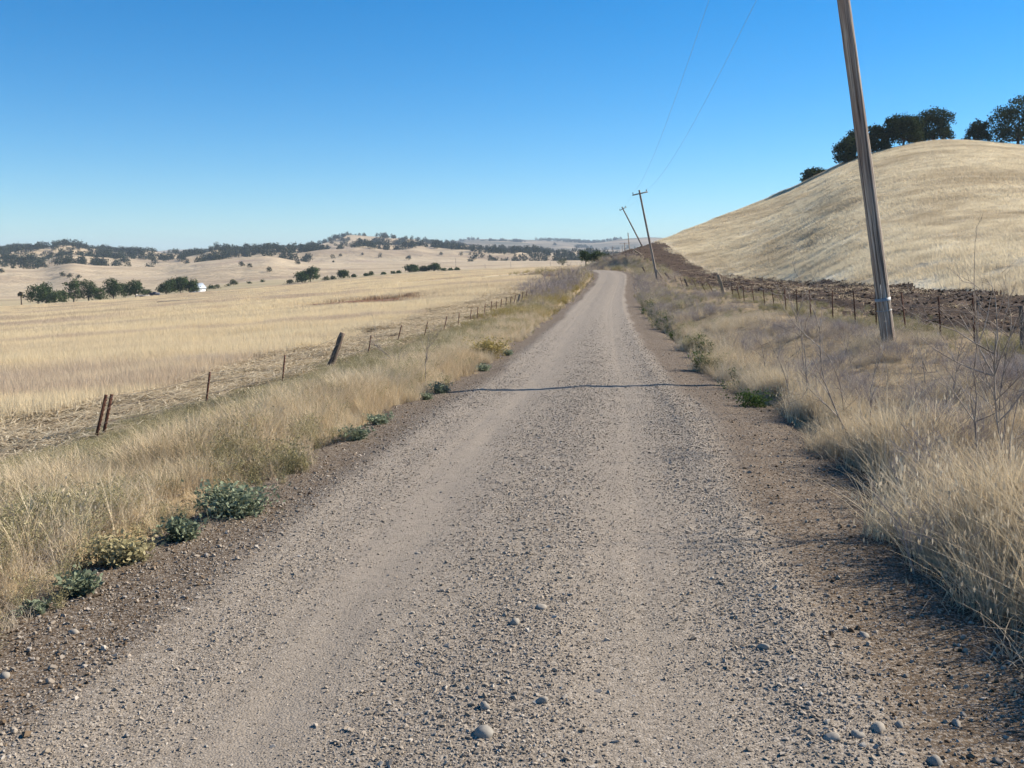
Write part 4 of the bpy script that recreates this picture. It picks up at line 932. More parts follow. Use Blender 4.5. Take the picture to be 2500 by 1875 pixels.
# oak woods and lone oaks on the hills
def woods():
    P = [proto('wood_oak', crown_mesh('wood_oak', auto_lobes(8.5, 7.5, 5, .02), 150, 1.35, M['woods_leaf'], 5)) for _ in range(5)]
    N = 60000; px = rng.uniform(-60, 690, N); r = np.sqrt(rng.uniform(1000**2, 2350**2, N)); th = np.arctan(a_of(px)); x = r * np.sin(th); y = r * np.cos(th)
    c = fbm(x / 120, y / 150, 61, 4); c2 = fbm(x / 45, y / 45, 67, 3)
    bias = np.interp(px, [-60, 150, 190, 300, 330, 470, 540, 690], [.14, .12, .05, .06, .0, .0, .04, -.02])
    zone = np.interp(r, [1000, 1180, 1300, 1560, 1900, 2350], [-.6, -.25, -.04, .0, .06, .0])
    zone = zone + np.where((px > 325) & (px < 455), np.interp(r, [1200, 1600, 1760, 1850], [-.16, -.12, -.02, .03]), 0) + np.where(px < 170, np.interp(r, [1080, 1200], [0.05, .06]), 0)
    k = (c + bias + zone + (c2 - .5) * 1.05 > .55) & (rng.random(N) < .13)
    x1, y1, s1 = x[k], y[k], rng.uniform(.65, 1.35, k.sum())
    N = 30000; px = rng.uniform(230, 700, N); r = np.sqrt(rng.uniform(3500**2, 4700**2, N)); th = np.arctan(a_of(px)); x = r * np.sin(th); y = r * np.cos(th)
    c = fbm(x / 300, y / 330, 71, 4); k = (c > .52) & (rng.random(N) < .13); x2, y2, s2 = x[k], y[k], rng.uniform(.8, 1.7, k.sum())
    N = 700; px = rng.uniform(-40, 660, N); r = rng.uniform(950, 1850, N); th = np.arctan(a_of(px)); k = fbm(r * np.sin(th) / 90, r * np.cos(th) / 90, 77, 3) > .5; x4, y4, s4 = (r * np.sin(th))[k], (r * np.cos(th))[k], rng.uniform(.5, 1.05, k.sum())
    # string of oaks along the foot of the hills near the bend
    px = rng.uniform(470, 640, 60); r = rng.normal(1130, 40, 60); th = np.arctan(a_of(px)); x3 = r * np.sin(th); y3 = r * np.cos(th); s3 = rng.uniform(.5, 1.0, 60)
    X = np.concatenate([x1, x2, x3, x4]); Y = np.concatenate([y1, y2, y3, y4]); S = np.concatenate([s1, s2, s3, s4]); n = len(X)
    rot = np.zeros((n, 3)); rot[:, 2] = rng.random(n) * 6.28
    scatter('oak_woods', np.stack([X, Y, gz(X, Y) - .4], 1), rot, S, rng.integers(0, 5, n), P, 'dark oak woods scattered over the distant hills', 'woods')
    lone = [('lone round oak on the open golden slope below the wooded ridge', 408.7, 256.0, 5.2, 960), ('lone oak left of centre below the wooded ridge', 340.5, 254.0, 3.6, 1000), ('tiny oak low on the slope left of the lone round oak', 333.3, 260.4, 2.6, 900),
            ('small oak high on the golden slope left of the lone round oak', 362.6, 252.9, 2.8, 1060), ('oak on the shoulder right of the pale golden dome', 297.8, 260.3, 5, 840), ('oak low in the hollow left of the pale golden dome', 269.2, 267.3, 5.5, 700), ('oak at the left foot of the pale golden dome', 249.6, 263.6, 4.6, 760),
            ('oak, left of two on the golden slope above the barn', 241.5, 261.7, 5.5, 800), ('oak at the far left picture edge on the golden slope', 1.0, 268.5, 5.5, 720),
            ('oak, left of three on the golden slope above the farm', 63, 272.2, 5.4, 680), ('oak, middle of three on the golden slope above the farm', 69.5, 273.5, 5.4, 672), ('oak, right of three on the golden slope above the farm', 79, 274.6, 5, 664),
            ('solitary oak on the slope right of the wooded spur', 441, 252.2, 3.6, 1050)]
    for lab, px, top, w, y in lone:
        x, y, z = on_ground(px, top + w * .85, 480, 1800); wm = w / FPX * y; tree('lone_oak', lab, x, y, wm * .9, wm * 1.15, 'woods_leaf', 300, wm * .14, k=5, low=.03, group='lone oaks on the golden hills')
woods()

# ------------------------------------------------------------------ utility poles and wires
def utility_pole(label, x, y, length, lean_x, lean_y, r0, r1, arm=1.5, yaw=0.0, band=False, brace=False, group='wooden utility poles along the road', seg=14):
    z = gz1(x, y); o = empty('utility_pole', (x, y, z)); o.rotation_euler = (lean_y, lean_x, 0); tag(o, label, 'utility pole', group)
    mb = MB(); t = np.linspace(0, 1, seg); pts = np.stack([np.sin(t * 5) * .012, np.cos(t * 4) * .012, -.9 + t * (length + .9)], 1)
    mb.tube(pts, r0 + (r1 - r0) * t, 14 if r0 * FPX / y > 3 else 7, jit=.05); mb.build('shaft', M['pole'], o, True)
    tips = []
    if arm:
        R = Matrix.Rotation(yaw, 4, 'Z'); za = length - .35
        mb = MB(); mb.box((-arm / 2, -.05 - r1, za - .06), (arm / 2, .05 - r1, za + .06), R); mb.build('crossarm', M['pole'], o)
        for sx in (-1, 1):
            p = R @ Vector((sx * (arm / 2 - .09), -r1, za + .06)); mb = MB()
            mb.tube([(p.x, p.y, p.z - .02), (p.x, p.y, p.z + .07), (p.x, p.y, p.z + .10), (p.x, p.y, p.z + .15), (p.x, p.y, p.z + .19)], [.02, .02, .055, .06, .03], 8); mb.build('insulator', M['insulator'], o); tips.append((p.x, p.y, p.z + .18))
    if band:
        mb = MB(); a = np.arange(24) / 23 * 2 * pi; rb = r0 + .006
        def hoop(zz, hh):
            ring = np.array([(cos(q) * rb, sin(q) * rb) for q in a[:-1]]); n = len(ring); v = [(p[0], p[1], zz) for p in ring] + [(p[0], p[1], zz + hh) for p in ring] + [(p[0]*.97, p[1]*.97, zz + hh) for p in ring]
            mb.add(v, f4=[(i, (i+1) % n, n + (i+1) % n, n + i) for i in range(n)] + [(n + i, n + (i+1) % n, 2*n + (i+1) % n, 2*n + i) for i in range(n)])
        hoop(.80, .055); mb.build('strap', M['galv'], o); mb = MB(); hoop(.63, .012); mb.build('tie_wire', M['galv'], o)
        mb = MB(); mb.tube([(-.06, -rb - .01, 1.1), (-.075, -rb - .012, .8), (-.05, -rb - .015, .5), (-.06, -rb - .02, .1), (-.05, -rb - .03, -.05)], .006, 5); mb.build('ground_wire', M['galv'], o)
    if brace:
        mb = MB(); mb.tube([(.06, 0, 1.15), (.30, -.05, .55), (.62, -.08, -.3)], [.05, .055, .06], 7); mb.build('stub_brace', M['pole'], o)
    bpy.context.view_layer.update(); mw = Matrix.Translation((x, y, z)) @ o.rotation_euler.to_matrix().to_4x4()
    return [mw @ Vector(p) for p in tips]
def pole_by_view(label, px_top, py_top, px_base, y, r0=.13, r1=.09, min_h=5.0, **kw):
    m = float(slope_of(py_top)); xt = a_of(px_top, m) * y; zt = m * y + EYE; xb = a_of(px_base) * y; zb = gz1(xb, y); L = math.hypot(xt - xb, zt - zb)
    return utility_pole(label, xb, y, L, math.atan2(xt - xb, zt - zb), 0, r0, r1, **kw)
lineyaw = -math.atan2(14.3 - 6.5, 97 - 16.9)
tip1 = utility_pole('thick weathered utility pole leaning left, close by on the right', 6.52, 16.9, 9.15, radians(-10.5), radians(1.0), 0.122, .092, 1.55, lineyaw, band=True, seg=40)
tip2 = pole_by_view('second utility pole leaning left, with a brace at its foot', 639.3, 190, 657.5, 97, .125, .09, arm=1.5, yaw=lineyaw, brace=True)
tip3 = pole_by_view('strongly leaning utility pole just behind the spur', 622, 206.8, 642, 158, .13, .10, arm=1.2, yaw=lineyaw)
tip4 = pole_by_view('upright utility pole without arm behind the leaning ones', 628, 232.6, 630.5, 285, .17, .13, arm=0, yaw=0)
pole_by_view('distant utility pole with a wide T crossarm', 624.7, 242.6, 625.2, 350, .17, .14, arm=3.6)
pole_by_view('thin distant utility pole left of the T crossarm pole', 622.2, 245.6, 622.6, 420, .14, .11, arm=0)
pole_by_view('leftmost distant pole with crossarm above the bend bushes', 612.5, 246.4, 612.7, 460, .16, .12, arm=2.6)
pole_by_view('shortest distant pole between two taller ones', 619.8, 249.6, 620, 560, .14, .12, arm=0)
FPG = 'thin poles along the far field edge'
for lab, px, top, y in (('thin pole right of the bush trio on the far field edge', 455.6, 258.4, 520), ('second thin pole on the far field edge', 485, 264.2, 540), ('third thin pole on the far field edge', 510.6, 261.5, 560),
                        ('thin pole nearest the road bend on the far field edge', 550, 257.5, 580), ('thin pole left of the lone rounded field tree', 324, 274.5, 430)):
    pole_by_view(lab, px, top, px + .3, y, .12, .09, arm=0, group=FPG)
def span(name, label, pts, sag, rad=.0042):
    P = []
    for (a, b), sg in zip(zip(pts[:-1], pts[1:]), sag):
        for t in np.linspace(0, 1, 40)[:-1]:
            p = a.lerp(b, float(t)); P.append((p.x, p.y, p.z - sg * 4 * t * (1 - t)))
    P.append(tuple(pts[-1])); mb = MB(); mb.tube(P, rad, 5); o = mb.build(name, M['line']); return tag(o, label, 'wire', 'power lines strung between the poles')
span('power_line', 'left power line rising from the second pole to the near pole', [tip1[0], tip2[0], tip3[0]], [1.15, .5])
span('power_line', 'right power line rising from the second pole to the near pole', [tip1[1], tip2[1], tip3[1]], [1.15, .5])

# ------------------------------------------------------------------ fences
def fence_line(latf, ys):
    s = np.interp(ys, RC[:, 1], RS) if False else np.interp(ys, RC[RC[:, 1] < 125][:140 * 10, 1], RS[:(RC[:, 1] < 125).sum()][:140 * 10])
    x, y, _ = road_pt(latf(ys), s); return x, y
def fence_spot(px, fx, fy):
    p, _ = px_of(fx, fy, gz(fx, fy)); d = p - px; k = np.where(np.sign(d[:-1]) != np.sign(d[1:]))[0]
    if not len(k): return None
    i = k[0]; t = d[i] / (d[i] - d[i + 1]); return fx[i] + (fx[i + 1] - fx[i]) * t, fy[i] + (fy[i + 1] - fy[i]) * t
def t_post_mesh():
    mb = MB(); mb.box((-.018, -.003, 0), (.018, .003, 1)); mb.box((-.003, .003, 0), (.003, .032, 1))
    for k in range(14): mb.box((-.006, -.012, .08 + k * .065), (.006, -.003, .095 + k * .065))
    return mb.mesh('steel_post', M['rust'])
def split_post_mesh(seed, material):
    mb = MB(); n = 9; t = np.linspace(0, 1, 9); pts = np.stack([np.sin(t * 3 + seed) * .012, np.cos(t * 2.3 + seed) * .01, t], 1); mb.tube(pts, .062 - .012 * t, n, jit=.42); return mb.mesh('wood_post', material)
TP = t_post_mesh()
def fence(name, label, posts, latf, y0, y1, strands):
    root = empty(name, (0, 0, 0)); tag(root, label, 'fence')
    ys = np.linspace(y0, y1, 900); fx, fy = fence_line(latf, ys); tops = []
    for i, (px, pt, ptop, kind, thick) in enumerate(posts):
        q = fence_spot(px, fx, fy)
        if q is None: continue
        x, y = q; z = gz1(x, y); m = float(slope_of(ptop)); tx = a_of(pt, m) * y; tz = m * y + EYE; h = np.clip(tz - z, .55, 1.65); tz = z + h; tx = x + np.clip(tx - x, -.75, .75)
        d = Vector((tx - x, rng.normal(0, .03), tz - z)); ln = d.length
        if kind == 't': me = TP
        elif kind == 'p': me = split_post_mesh(i, M['pale_post'])
        else: me = split_post_mesh(i, M['post'])
        o = bpy.data.objects.new('steel_post' if kind == 't' else 'wood_post', me); link(o, root)
        q4 = d.to_track_quat('Z', 'Y'); bury = .35
        o.rotation_euler = (q4.to_matrix() @ Matrix.Rotation(rng.uniform(-.3, .3), 3, 'Z')).to_euler(); o.location = Vector((x, y, z)) - d.normalized() * bury
        s = thick * (.62 if kind == 't' else 1.0); o.scale = (s, s, ln + bury); tops.append((y, Vector((x, y, z)), d))
    tops.sort(key=lambda t: t[0])
    for f in strands:
        P = []
        for (ya, a, da), (yb, b, db) in zip(tops[:-1], tops[1:]):
            p = a + da * f; q = b + db * f; sg = .012 * (q - p).length + rng.random() * .02
            for t in (0, .25, .5, .75):
                v = p.lerp(q, t); P.append((v.x, v.y - .02, v.z - sg * 4 * t * (1 - t)))
        v = tops[-1][1] + tops[-1][2] * f; P.append(tuple(v)); mb = MB(); mb.tube(P, .0028, 4); mb.build('wire', M['wire'], root)
    return root
LEFT_POSTS = [(96, 107.2, 395, 't', 1.5), (103.3, 113.4, 394.3, 't', 1.5), (206, 210.8, 377, 't', 1.2), (282.4, 285.6, 361, 't', 1.2), (329, 343, 333.3, 'w', 1.25), (368, 371.7, 341.6, 't', 1.2), (397, 402, 335.6, 't', 1.2), (424, 428, 328, 't', 1.2), (444, 447, 320, 't', 1.3), (458.4, 459.5, 316.6, 't', 1.3),
    (470, 471.5, 312.2, 't', 1.3), (477, 478.2, 311.2, 't', 1.4), (484.5, 485.4, 309.5, 't', 1.4), (491, 491.8, 307.3, 't', 1.5), (496, 497, 305.7, 't', 1.5), (500.8, 501.8, 304.4, 't', 1.6), (506, 506.5, 303, 't', 1.6), (510, 511.5, 302.6, 't', 1.6), (514, 515.8, 301, 't', 1.6), (518, 520.2, 298.8, 'p', 1.5), (522, 523, 299.4, 't', 1.7), (526, 527, 298, 't', 1.7)]
lf = lambda Y: np.interp(Y, [5, 14, 30, 60, 90], [-5.9, -5.75, -5.6, -5.4, -5.2])
fence('wire_fence', 'sagging wire fence of rusty steel posts left of the road', LEFT_POSTS, lf, 6, 92, (.4, .72, .97))
RIGHT_POSTS = [(1022.9, 1022.4, 306, 'w', .7), (974.3, 971.5, 294, 't', 1.2), (940.3, 938.4, 296.6, 't', 1.2), (906.2, 901, 293, 't', 1.2), (876, 875.2, 290, 't', 1.2), (855.3, 853, 291, 't', 1.2), (832.6, 832, 290.2, 't', 1.2), (810.8, 809, 290, 't', 1.2), (797, 796, 289, 't', 1.2), (786, 784, 288.5, 't', 1.3), (774, 771.6, 288.6, 't', 1.3), (764.5, 762.8, 287.3, 't', 1.3), (754, 751.5, 286, 't', 1.3),
    (744, 743, 286, 't', 1.4), (739.2, 736.6, 285.8, 't', 1.4), (733, 731.4, 285.6, 't', 1.4), (725.6, 717.8, 274.7, 'p', 1.5), (714.6, 708, 283.4, 't', 1.4), (706.8, 700.5, 281.8, 't', 1.4), (697, 693, 280.5, 't', 1.5), (689.3, 684.8, 278.5, 'w', 1.4), (683, 680, 277.5, 't', 1.6), (676.5, 674, 276, 't', 1.6), (670.5, 664.7, 273.0, 'w', 1.5)]
rf = lambda Y: np.interp(Y, [5, 16, 46, 104], [6.6, 6.4, 6.1, 5.6])
fence('wire_fence', 'wire fence of thin steel posts along the disked strip on the right', RIGHT_POSTS, rf, 8, 112, (.45, .75, .98))
def odd_post(label, px, by, pt, ty, y, material, s=1.4):
    x = a_of(px, float(slope_of(by))) * y; z = gz1(x, y); m = float(slope_of(ty)); d = Vector((a_of(pt, m) * y - x, 0, max(m * y + EYE - z, .5))); mb = MB(); t = np.linspace(0, 1, 7)
    mb.tube(np.array([tuple(Vector((x, y, z)) + d * (q * 1.25 - .25)) for q in t]), .075 * s - .015 * t, 8, jit=.35); o = mb.build('leaning_post', M[material]); tag(o, label, 'post', 'old posts leaning on the spur')
odd_post('dark leaning post stub on the spur left of the braced pole', 647.2, 272, 642.6, 267, 112, 'post'); odd_post('pale leaning post high on the spur', 640.5, 262, 633.5, 250, 140, 'pale_post')

# ------------------------------------------------------------------ plants one can point at
def leafy(label, px, py, wpx, hpx, name='leafy_weed', material='blue_green', leaf=.032, stems=34, nleaf=16, group='blue-green leafy weeds along the road edge'):
    x, y, z = on_ground(px, py, 2.0, 160); z = float(surf_z(x, y)[0]); w = wpx / FPX * y; h = max(hpx / FPX * y, .06)
    h *= .62; me = weedy(name, M[material], int(stems * 1.5), w * .62, h * .35, h * 1.0, leaf, nleaf, .32 * w / h, .004, 1.9)
    o = bpy.data.objects.new(name, me); link(o); o.location = (x, y, z); return tag(o, label, 'weed', group)
leafy('blue-green weed nearest the bottom left, on the gravel edge', 79, 587, 44, 30); leafy('smallest low blue-green weed at the far left gravel edge', 36, 604, 28, 13, stems=14)
leafy('rounded blue-green weed just left of the largest one', 180, 535, 46, 32); leafy('largest blue-green weed on the left road edge', 234, 509, 92, 44, stems=80, nleaf=18)
leafy('flat blue-green weed, left of a pair on the left road edge', 354, 436, 38, 18); leafy('flat blue-green weed, right of a pair on the left road edge', 378, 421, 26, 13)
leafy('blue-green weed below the dead stalk at the left road edge', 440, 391, 28, 16); leafy('tiny blue-green weed beside the one below the dead stalk', 426, 397, 18, 9, stems=16)
leafy('flat blue-green weed under the yellow bush', 482, 369, 22, 10); leafy('farthest small blue-green weed on the left road edge', 508, 354.5, 14, 8, stems=34)
leafy('dark green weed in the shade of the right verge', 752, 404, 48, 24, material='green_weed'); leafy('smaller dark green weed behind the shaded one on the right verge', 737, 386, 32, 17, material='green_weed')
leafy('bright green bushy weed among the grass at lower right', 976, 542, 46, 58, material='olive_weed', leaf=.05, stems=40, nleaf=20, group='green weeds on the right verge')
leafy('dark olive bush of fine grass at lower left', 122, 556, 66, 34, name='olive_bush', material='olive_weed', leaf=.03, stems=110, nleaf=14, group='yellowish bushes on the left verge')
leafy('yellow-green bush beside the left road edge ahead', 489, 357, 40, 30, name='yellow_bush', material='yellow_weed', leaf=.05, stems=110, nleaf=16, group='yellowish bushes on the left verge')

def dead_stalk(label, px, py, pt, ty, branches=6, thick=.0075, name='dead_stalk', spread=.5, group='dead stalks on the right verge'):
    x, y, z = on_ground(px, py, 2.0, 160); m = float(slope_of(ty)); top = np.array([a_of(pt, m) * y, y + rng.normal(0, .12), m * y + EYE]); b = np.array([x, y, z - .05]); top[2] = max(top[2], z + .35); mb = MB()
    H = np.linalg.norm(top - b); side = np.array([rng.normal(0, .06), rng.normal(0, .06), 0]) * H
    def curve(p, q, bend, n=7): t = np.linspace(0, 1, n)[:, None]; return p + (q - p) * t + bend * (4 * t * (1 - t)) + rng.normal(0, .006 * H, (n, 3)) * (t * (1 - t) * 3)
    main = curve(b, top, side, 9); mb.tube(main, np.linspace(thick, thick * .3, 9), 5)
    def grow(p, d, L, r, lev):
        q = p + d * L; c = curve(p, q, rng.normal(0, .05, 3) * L, 5); mb.tube(c, np.linspace(r, r * .35, 5), 4, cap=False)
        if lev:
            for _ in range(rng.integers(2, 4)):
                k = rng.integers(1, 5); dd = d + rng.normal(0, .5, 3); dd[2] += .2; dd /= np.linalg.norm(dd); grow(c[k], dd, L * rng.uniform(.35, .6), r * .55, lev - 1)
    for i in range(branches):
        k = rng.integers(2, 8); d = (top - b) / H + rng.normal(0, spread, 3) * np.array([1, 1, .5]); d[2] = abs(d[2]) + .15; d /= np.linalg.norm(d); grow(main[k], d, H * rng.uniform(.25, .5), thick * .55, 2)
    o = mb.build(name, M['stalk']); return tag(o, label, 'weed', group)
dead_stalk('tall dead stalk, left of two standing close together on the right verge', 806.5, 411, 790, 288, 4); dead_stalk('dead stalk, right of two standing close together on the right verge', 819, 410, 800, 320, 4)
dead_stalk('tall dead stalk with many long branches leaning left near the pole', 861, 451, 826, 312, 9, .0085); dead_stalk('straight slim dead stalk just below the utility pole foot', 877, 455, 885, 346, 3)
dead_stalk('tall dead stalk near the right picture edge', 983, 492, 968, 296, 7, .0075); dead_stalk('large branching dead weed cut by the right picture edge', 1020, 516, 990, 330, 14, .0085, spread=.8)
dead_stalk('thin leaning dead stalk between the tall pair and the long-branched one', 843, 426, 824, 352, 4); dead_stalk('short dead stalk left of the tall pair', 789, 408, 772, 350, 4); dead_stalk('short dead stalk farthest up the right verge', 764, 382, 752, 332, 4)
dead_stalk('branching dead weed behind the tall stalk near the right edge', 1004, 462, 1012, 318, 10, .0065, spread=.7); dead_stalk('dead weed in the thatch right of the pole foot', 945, 430, 956, 352, 8, .007, spread=.7)
dead_stalk('low dead weed in the thatch farther right of the pole foot', 1000, 400, 990, 345, 8, .007, spread=.8); dead_stalk('small dead weed close to the right fence', 925, 385, 918, 340, 6, .006, spread=.7)
dead_stalk('single dead stalk standing on the left verge', 425.6, 386, 431, 325, 5, .007, group='dead stalks on the left verge'); dead_stalk('bare branching bush bent left on the left verge', 408, 372, 372, 342, 14, .008, spread=.8, group='dead stalks on the left verge')
ORD = ['first', 'second', 'third', 'fourth', 'fifth', 'sixth', 'seventh', 'eighth', 'ninth', 'last']
for i, px_ in enumerate(np.linspace(775, 1010, 10) + rng.normal(0, 4, 10)):
    py_ = np.interp(px_, [770, 1020], [352, 372]) + rng.uniform(0, 1) * np.interp(px_, [770, 1020], [20, 100])
    dead_stalk(ORD[i] + ' from the left of ten thin bare stalks in the right verge grass', px_, py_, px_ + rng.normal(0, 14), py_ - rng.uniform(38, 75), 5, .0048, spread=.6, name='bare_stalk', group='thin bare stalks on the right verge')
def fallen(label, p, q, rad=.006):
    a = on_ground(*p); b = on_ground(*q); mb = MB(); A = np.array(a); B = np.array(b); A[2] = float(surf_z(a[0], a[1])[0]) + .06; B[2] = float(surf_z(b[0], b[1])[0]) + .05; t = np.linspace(0, 1, 8)[:, None]
    mb.tube(A + (B - A) * t + np.array([0, 0, .06]) * (4 * t * (1 - t)) + rng.normal(0, .006, (8, 3)), np.linspace(rad, rad * .5, 8), 5); tag(mb.build('fallen_stalk', M['stalk']), label, 'stalk', 'fallen stalks at the right verge')
fallen('pale fallen stalk lying on the right shoulder', (912, 525), (953, 552)); fallen('pale fallen stalk at the grass edge in the lower right', (975, 562), (1020, 571))

# grey-mauve brush in the inside of the bend
def thicket():
    Ms = [twiggy('brush', M['mauve_twig'], 26, .7, .7, 1.35, .009, 3) for _ in range(3)]
    lab = ['grey-mauve dry brush, leftmost mound of the thicket inside the bend', 'grey-mauve dry brush on the field side of the thicket inside the bend', 'tallest grey-mauve brush mound of the thicket inside the bend', 'grey-mauve brush in the front of the thicket inside the bend', 'grey-mauve brush at the road side of the thicket inside the bend',
           'low grey-mauve brush nearest the camera in the thicket', 'grey-mauve brush at the back of the thicket inside the bend', 'dark grey brush at the far end of the thicket inside the bend', 'grey-mauve brush between the field side and front mounds']
    for i, (la, s, sc) in enumerate([(-6.0, 76, 1.0), (-6.4, 84, 1.1), (-5.2, 92, 1.55), (-4.2, 78, 1.05), (-3.4, 88, 1.1), (-4.4, 68, .9), (-4.6, 101, 1.5), (-3.6, 106, 1.35), (-5.2, 80, 1.15)]):
        x, y, _ = road_pt(la, S0 + s); o = bpy.data.objects.new('dry_brush', Ms[i % 3]); link(o); o.location = (x, y, gz1(x, y)); o.rotation_euler = (0, 0, i * 1.3); o.scale = (sc * 1.5, sc * 1.5, sc * 1.2); tag(o, lab[i], 'brush', 'dry brush thicket inside the bend')
thicket()

# stones large enough to pick out
def stones():
    L = [('flattish grey stone at the bottom centre of the gravel', 483, 740, 34, .55), ('pale round stone right of the bottom centre stone', 542, 707, 17, .9), ('pale stone with a pointed top in the middle of the loose gravel', 541, 611, 18, .6), ('rounded tan stone in the middle of the loose gravel', 515, 627, 17, .8),
         ('pale stone left of the pale round one near the bottom', 485, 714, 20, .7), ('large grey-green oval stone on the right shoulder near the bottom', 878, 732, 26, .65), ('pale triangular stone alone at the far bottom right', 935, 760, 25, .75), ('grey stone left of the large grey-green oval one', 858, 738, 22, .65),
         ('upright round grey stone above the large oval one', 900, 725, 15, .95), ('pale flat stone at the edge of the right gravel ridge', 831, 741, 26, .45), ('grey stone high on the right gravel ridge', 764, 650, 18, .7), ('squarish pale stone on the right brown shoulder', 864, 632, 17, .6), ('grey pointed stone on the right shoulder in shade', 957, 720, 17, .7),
         ('pale round stone in the left shoulder rubble', 73, 627, 13, .8), ('pinkish stone at the left picture edge in the rubble', 4, 671, 16, .8), ('flat pale stone lying in the left wheel track', 418, 551, 9, .4)]
    for lab, px, py, w, fl in L:
        x, y, z = on_ground(px, py, 1.8, 60); z = float(surf_z(x, y)[0]); r = w / FPX * y / 2 * .72
        bm = bmesh.new(); bmesh.ops.create_icosphere(bm, subdivisions=2, radius=1.0); ax = np.array([1.0, rng.uniform(.65, .9), fl]); ph = rng.random(3) * 9
        for v in bm.verts:
            c = np.array(v.co); k = 1 + .16 * sin(c[0] * 2.9 + ph[0]) + .14 * sin(c[1] * 3.6 + ph[1]) + .12 * sin(c[2] * 4.4 + c[0] * 2.5 + ph[2]); k *= min(1.0, .80 / max(abs(c[0] * .6 + c[1] * .5 + c[2] * .62 * (1 if ph[0] > 4 else -1)), .2)) ** .6; v.co = Vector(c * ax * k * r)
        me = bpy.data.meshes.new('stone'); bm.to_mesh(me); bm.free(); me.materials.append(M['cobble']); me.polygons.foreach_set('use_smooth', np.ones(len(me.polygons), bool))
        o = bpy.data.objects.new('stone', me); link(o); o.location = (x, y, z + r * fl * .15); o.rotation_euler = (rng.normal(0, .15), rng.normal(0, .15), rng.random() * 6.28); tag(o, lab, 'stone', 'larger stones on the road')
stones()

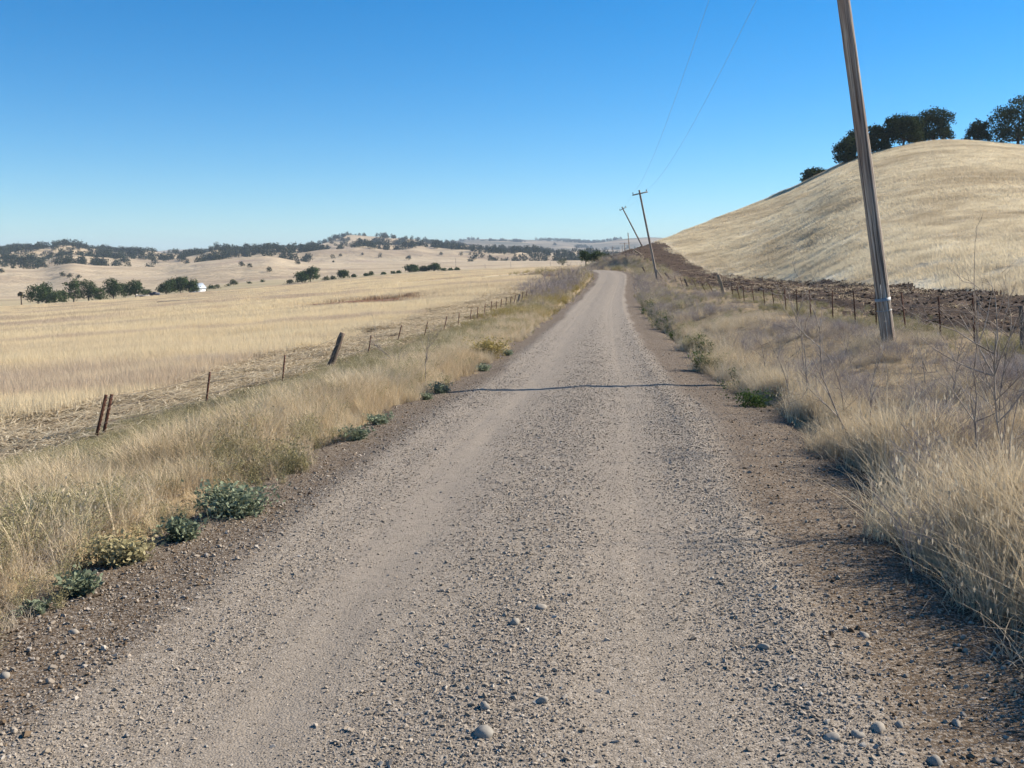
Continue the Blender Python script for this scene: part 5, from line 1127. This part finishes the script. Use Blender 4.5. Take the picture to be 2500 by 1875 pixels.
# ------------------------------------------------------------------ the farm
def farm():
    y = 388.0; x = a_of(196.5) * y; z = gz1(x, y); o = empty('barn', (x, y, z), radians(-28)); tag(o, 'small pale barn with a pitched roof right of the farm trees', 'barn')
    w, d, e, rdg = 1.75, 2.6, 1.7, 3.5
    mb = MB(); v = []
    for s in (-1, 1):
        v += [(-w, s * d, -.4), (w, s * d, -.4), (w, s * d, e), (0, s * d, rdg), (-w, s * d, e)]
    mb.add(v, f3=[(2, 3, 4), (7, 9, 8)], f4=[(0, 1, 2, 4), (6, 5, 9, 7), (1, 6, 7, 2), (5, 0, 4, 9)]); mb.build('wall', M['white_paint'], o)
    for s in (-1, 1):
        mb = MB(); q = [(0, -d - .25, rdg + .06), (0, d + .25, rdg + .06), (s * (w + .3), d + .25, e - .2), (s * (w + .3), -d - .25, e - .2)]; mb.add(q + [(a, b, c + .07) for a, b, c in q], f4=[(0, 1, 2, 3), (7, 6, 5, 4), (0, 4, 5, 1), (1, 5, 6, 2), (2, 6, 7, 3), (3, 7, 4, 0)]); mb.build('roof_panel', M['barn_roof'], o)
    mb = MB(); mb.box((-.7, -d - .06, -.1), (.7, -d - .01, 1.6)); dr = mb.build('door', M['pale_paint'], o); mb = MB(); mb.box((-.03, -d - .08, -.1), (.03, -d - .062, 1.6)); mb.build('door_gap', M['dark_opening'], dr)
    mb = MB(); mb.box((-.3, -d - .05, 2.2), (.3, -d - .01, 2.75)); mb.build('loft_window', M['dark_opening'], o)
    # dark truck
    y = 371; x = a_of(153.2) * y; z = gz1(x, y); o = empty('farm_truck', (x, y, z), radians(6)); tag(o, 'dark truck parked in the gap between the farm trees', 'truck')
    mb = MB(); mb.box((-1.75, -.8, .45), (1.75, .8, .95)); mb.build('body', M['dark_blue_paint'], o)
    mb = MB(); mb.add([(-.55, -.74, .95), (.75, -.74, .95), (.5, -.66, 1.6), (-.45, -.66, 1.6), (-.55, .74, .95), (.75, .74, .95), (.5, .66, 1.6), (-.45, .66, 1.6)], f4=[(0, 1, 2, 3), (5, 4, 7, 6), (1, 5, 6, 2), (4, 0, 3, 7), (3, 2, 6, 7)]); cb = mb.build('cab', M['dark_blue_paint'], o)
    mb = MB(); mb.add([(-.4, -.745, 1.0), (.55, -.745, 1.0), (.4, -.69, 1.5), (-.35, -.69, 1.5)], f4=[(0, 1, 2, 3)]); mb.build('window', M['dark_glass'], cb)
    mb = MB(); mb.box((-1.7, -.76, .95), (-.62, -.70, 1.25)); mb.box((-1.7, .70, .95), (-.62, .76, 1.25)); mb.box((-1.75, -.76, .95), (-1.70, .76, 1.25)); mb.build('bed_side', M['dark_blue_paint'], o)
    for sx in (-1.1, 1.1):
        for sy in (-.78, .78):
            mb = MB(); mb.tube([(sx, sy - .1, .36), (sx, sy + .1, .36)], .36, 14); wh = mb.build('wheel', M['tyre'], o); mb = MB(); mb.tube([(sx, sy - .11, .36), (sx, sy + .11, .36)], .17, 10); mb.build('rim', M['galv'], wh)
    for sy in (-.55, .55): mb = MB(); mb.tube([(1.75, sy, .75), (1.79, sy, .75)], .12, 10); mb.build('headlight', M['white_paint'], o)
    # pale trailer
    y = 366; x = a_of(141.5) * y; z = gz1(x, y); o = empty('farm_trailer', (x, y, z), radians(3)); tag(o, 'low pale flat trailer under the round farm tree', 'trailer')
    mb = MB(); mb.box((-2.3, -.9, .62), (2.3, .9, .8)); mb.build('deck', M['pale_paint'], o); mb = MB(); mb.box((-2.3, -.9, .8), (-2.2, .9, 1.15)); mb.build('headboard', M['pale_paint'], o); mb = MB(); mb.tube([(2.3, 0, .66), (3.1, 0, .55)], .05, 6); mb.build('drawbar', M['rust'], o)
    for sx in (-.7, .2):
        for sy in (-.92, .92): mb = MB(); mb.tube([(sx, sy - .09, .33), (sx, sy + .09, .33)], .33, 12); mb.build('wheel', M['tyre'], o)
    # round white tank beside the truck
    y = 374; x = a_of(157.4) * y; z = gz1(x, y); o = empty('water_tank', (x, y, z)); tag(o, 'little white tank between the dark truck and the big trees', 'tank')
    mb = MB(); mb.tube([(-.1, -.5, .8), (-.1, -.42, .8), (-.1, .42, .8), (-.1, .5, .8)], [.26, .36, .36, .26], 14); mb.build('vessel', M['white_paint'], o, True)
    for sx in (-.35, .15): mb = MB(); mb.box((sx - .04, -.3, -.2), (sx + .04, .3, .55)); mb.build('leg', M['weathered_board'], o)
    # low white board at the barn's left foot
    y = 384; x = a_of(191.0) * y; z = gz1(x, y); o = empty('feed_trough', (x, y, z), radians(4)); tag(o, 'low white trough on the ground left of the barn', 'trough')
    mb = MB(); mb.box((-1.2, -.3, .12), (1.2, .3, .5)); mb.build('basin', M['white_paint'], o)
    for sx in (-1, 1): mb = MB(); mb.box((sx - .08, -.28, -.15), (sx + .08, .28, .12)); mb.build('foot', M['weathered_board'], o)
farm()

# ------------------------------------------------------------------ the air
def haze():
    mb = MB(); mb.box((-10300, -10300, -80), (10300, 10300, 175)); m = bpy.data.materials.new('haze_air'); m.use_nodes = True; nt = m.node_tree; nt.nodes.clear()
    v = nt.nodes.new('ShaderNodeVolumePrincipled'); v.inputs['Color'].default_value = (.72, .86, 1.0, 1); v.inputs['Density'].default_value = 1.15e-4; v.inputs['Anisotropy'].default_value = 0.0
    out = nt.nodes.new('ShaderNodeOutputMaterial'); nt.links.new(v.outputs[0], out.inputs['Volume'])
    o = mb.build('haze', m); tag(o, 'thin pale blue summer haze over the valley and hills', 'haze', kind='stuff')
haze()
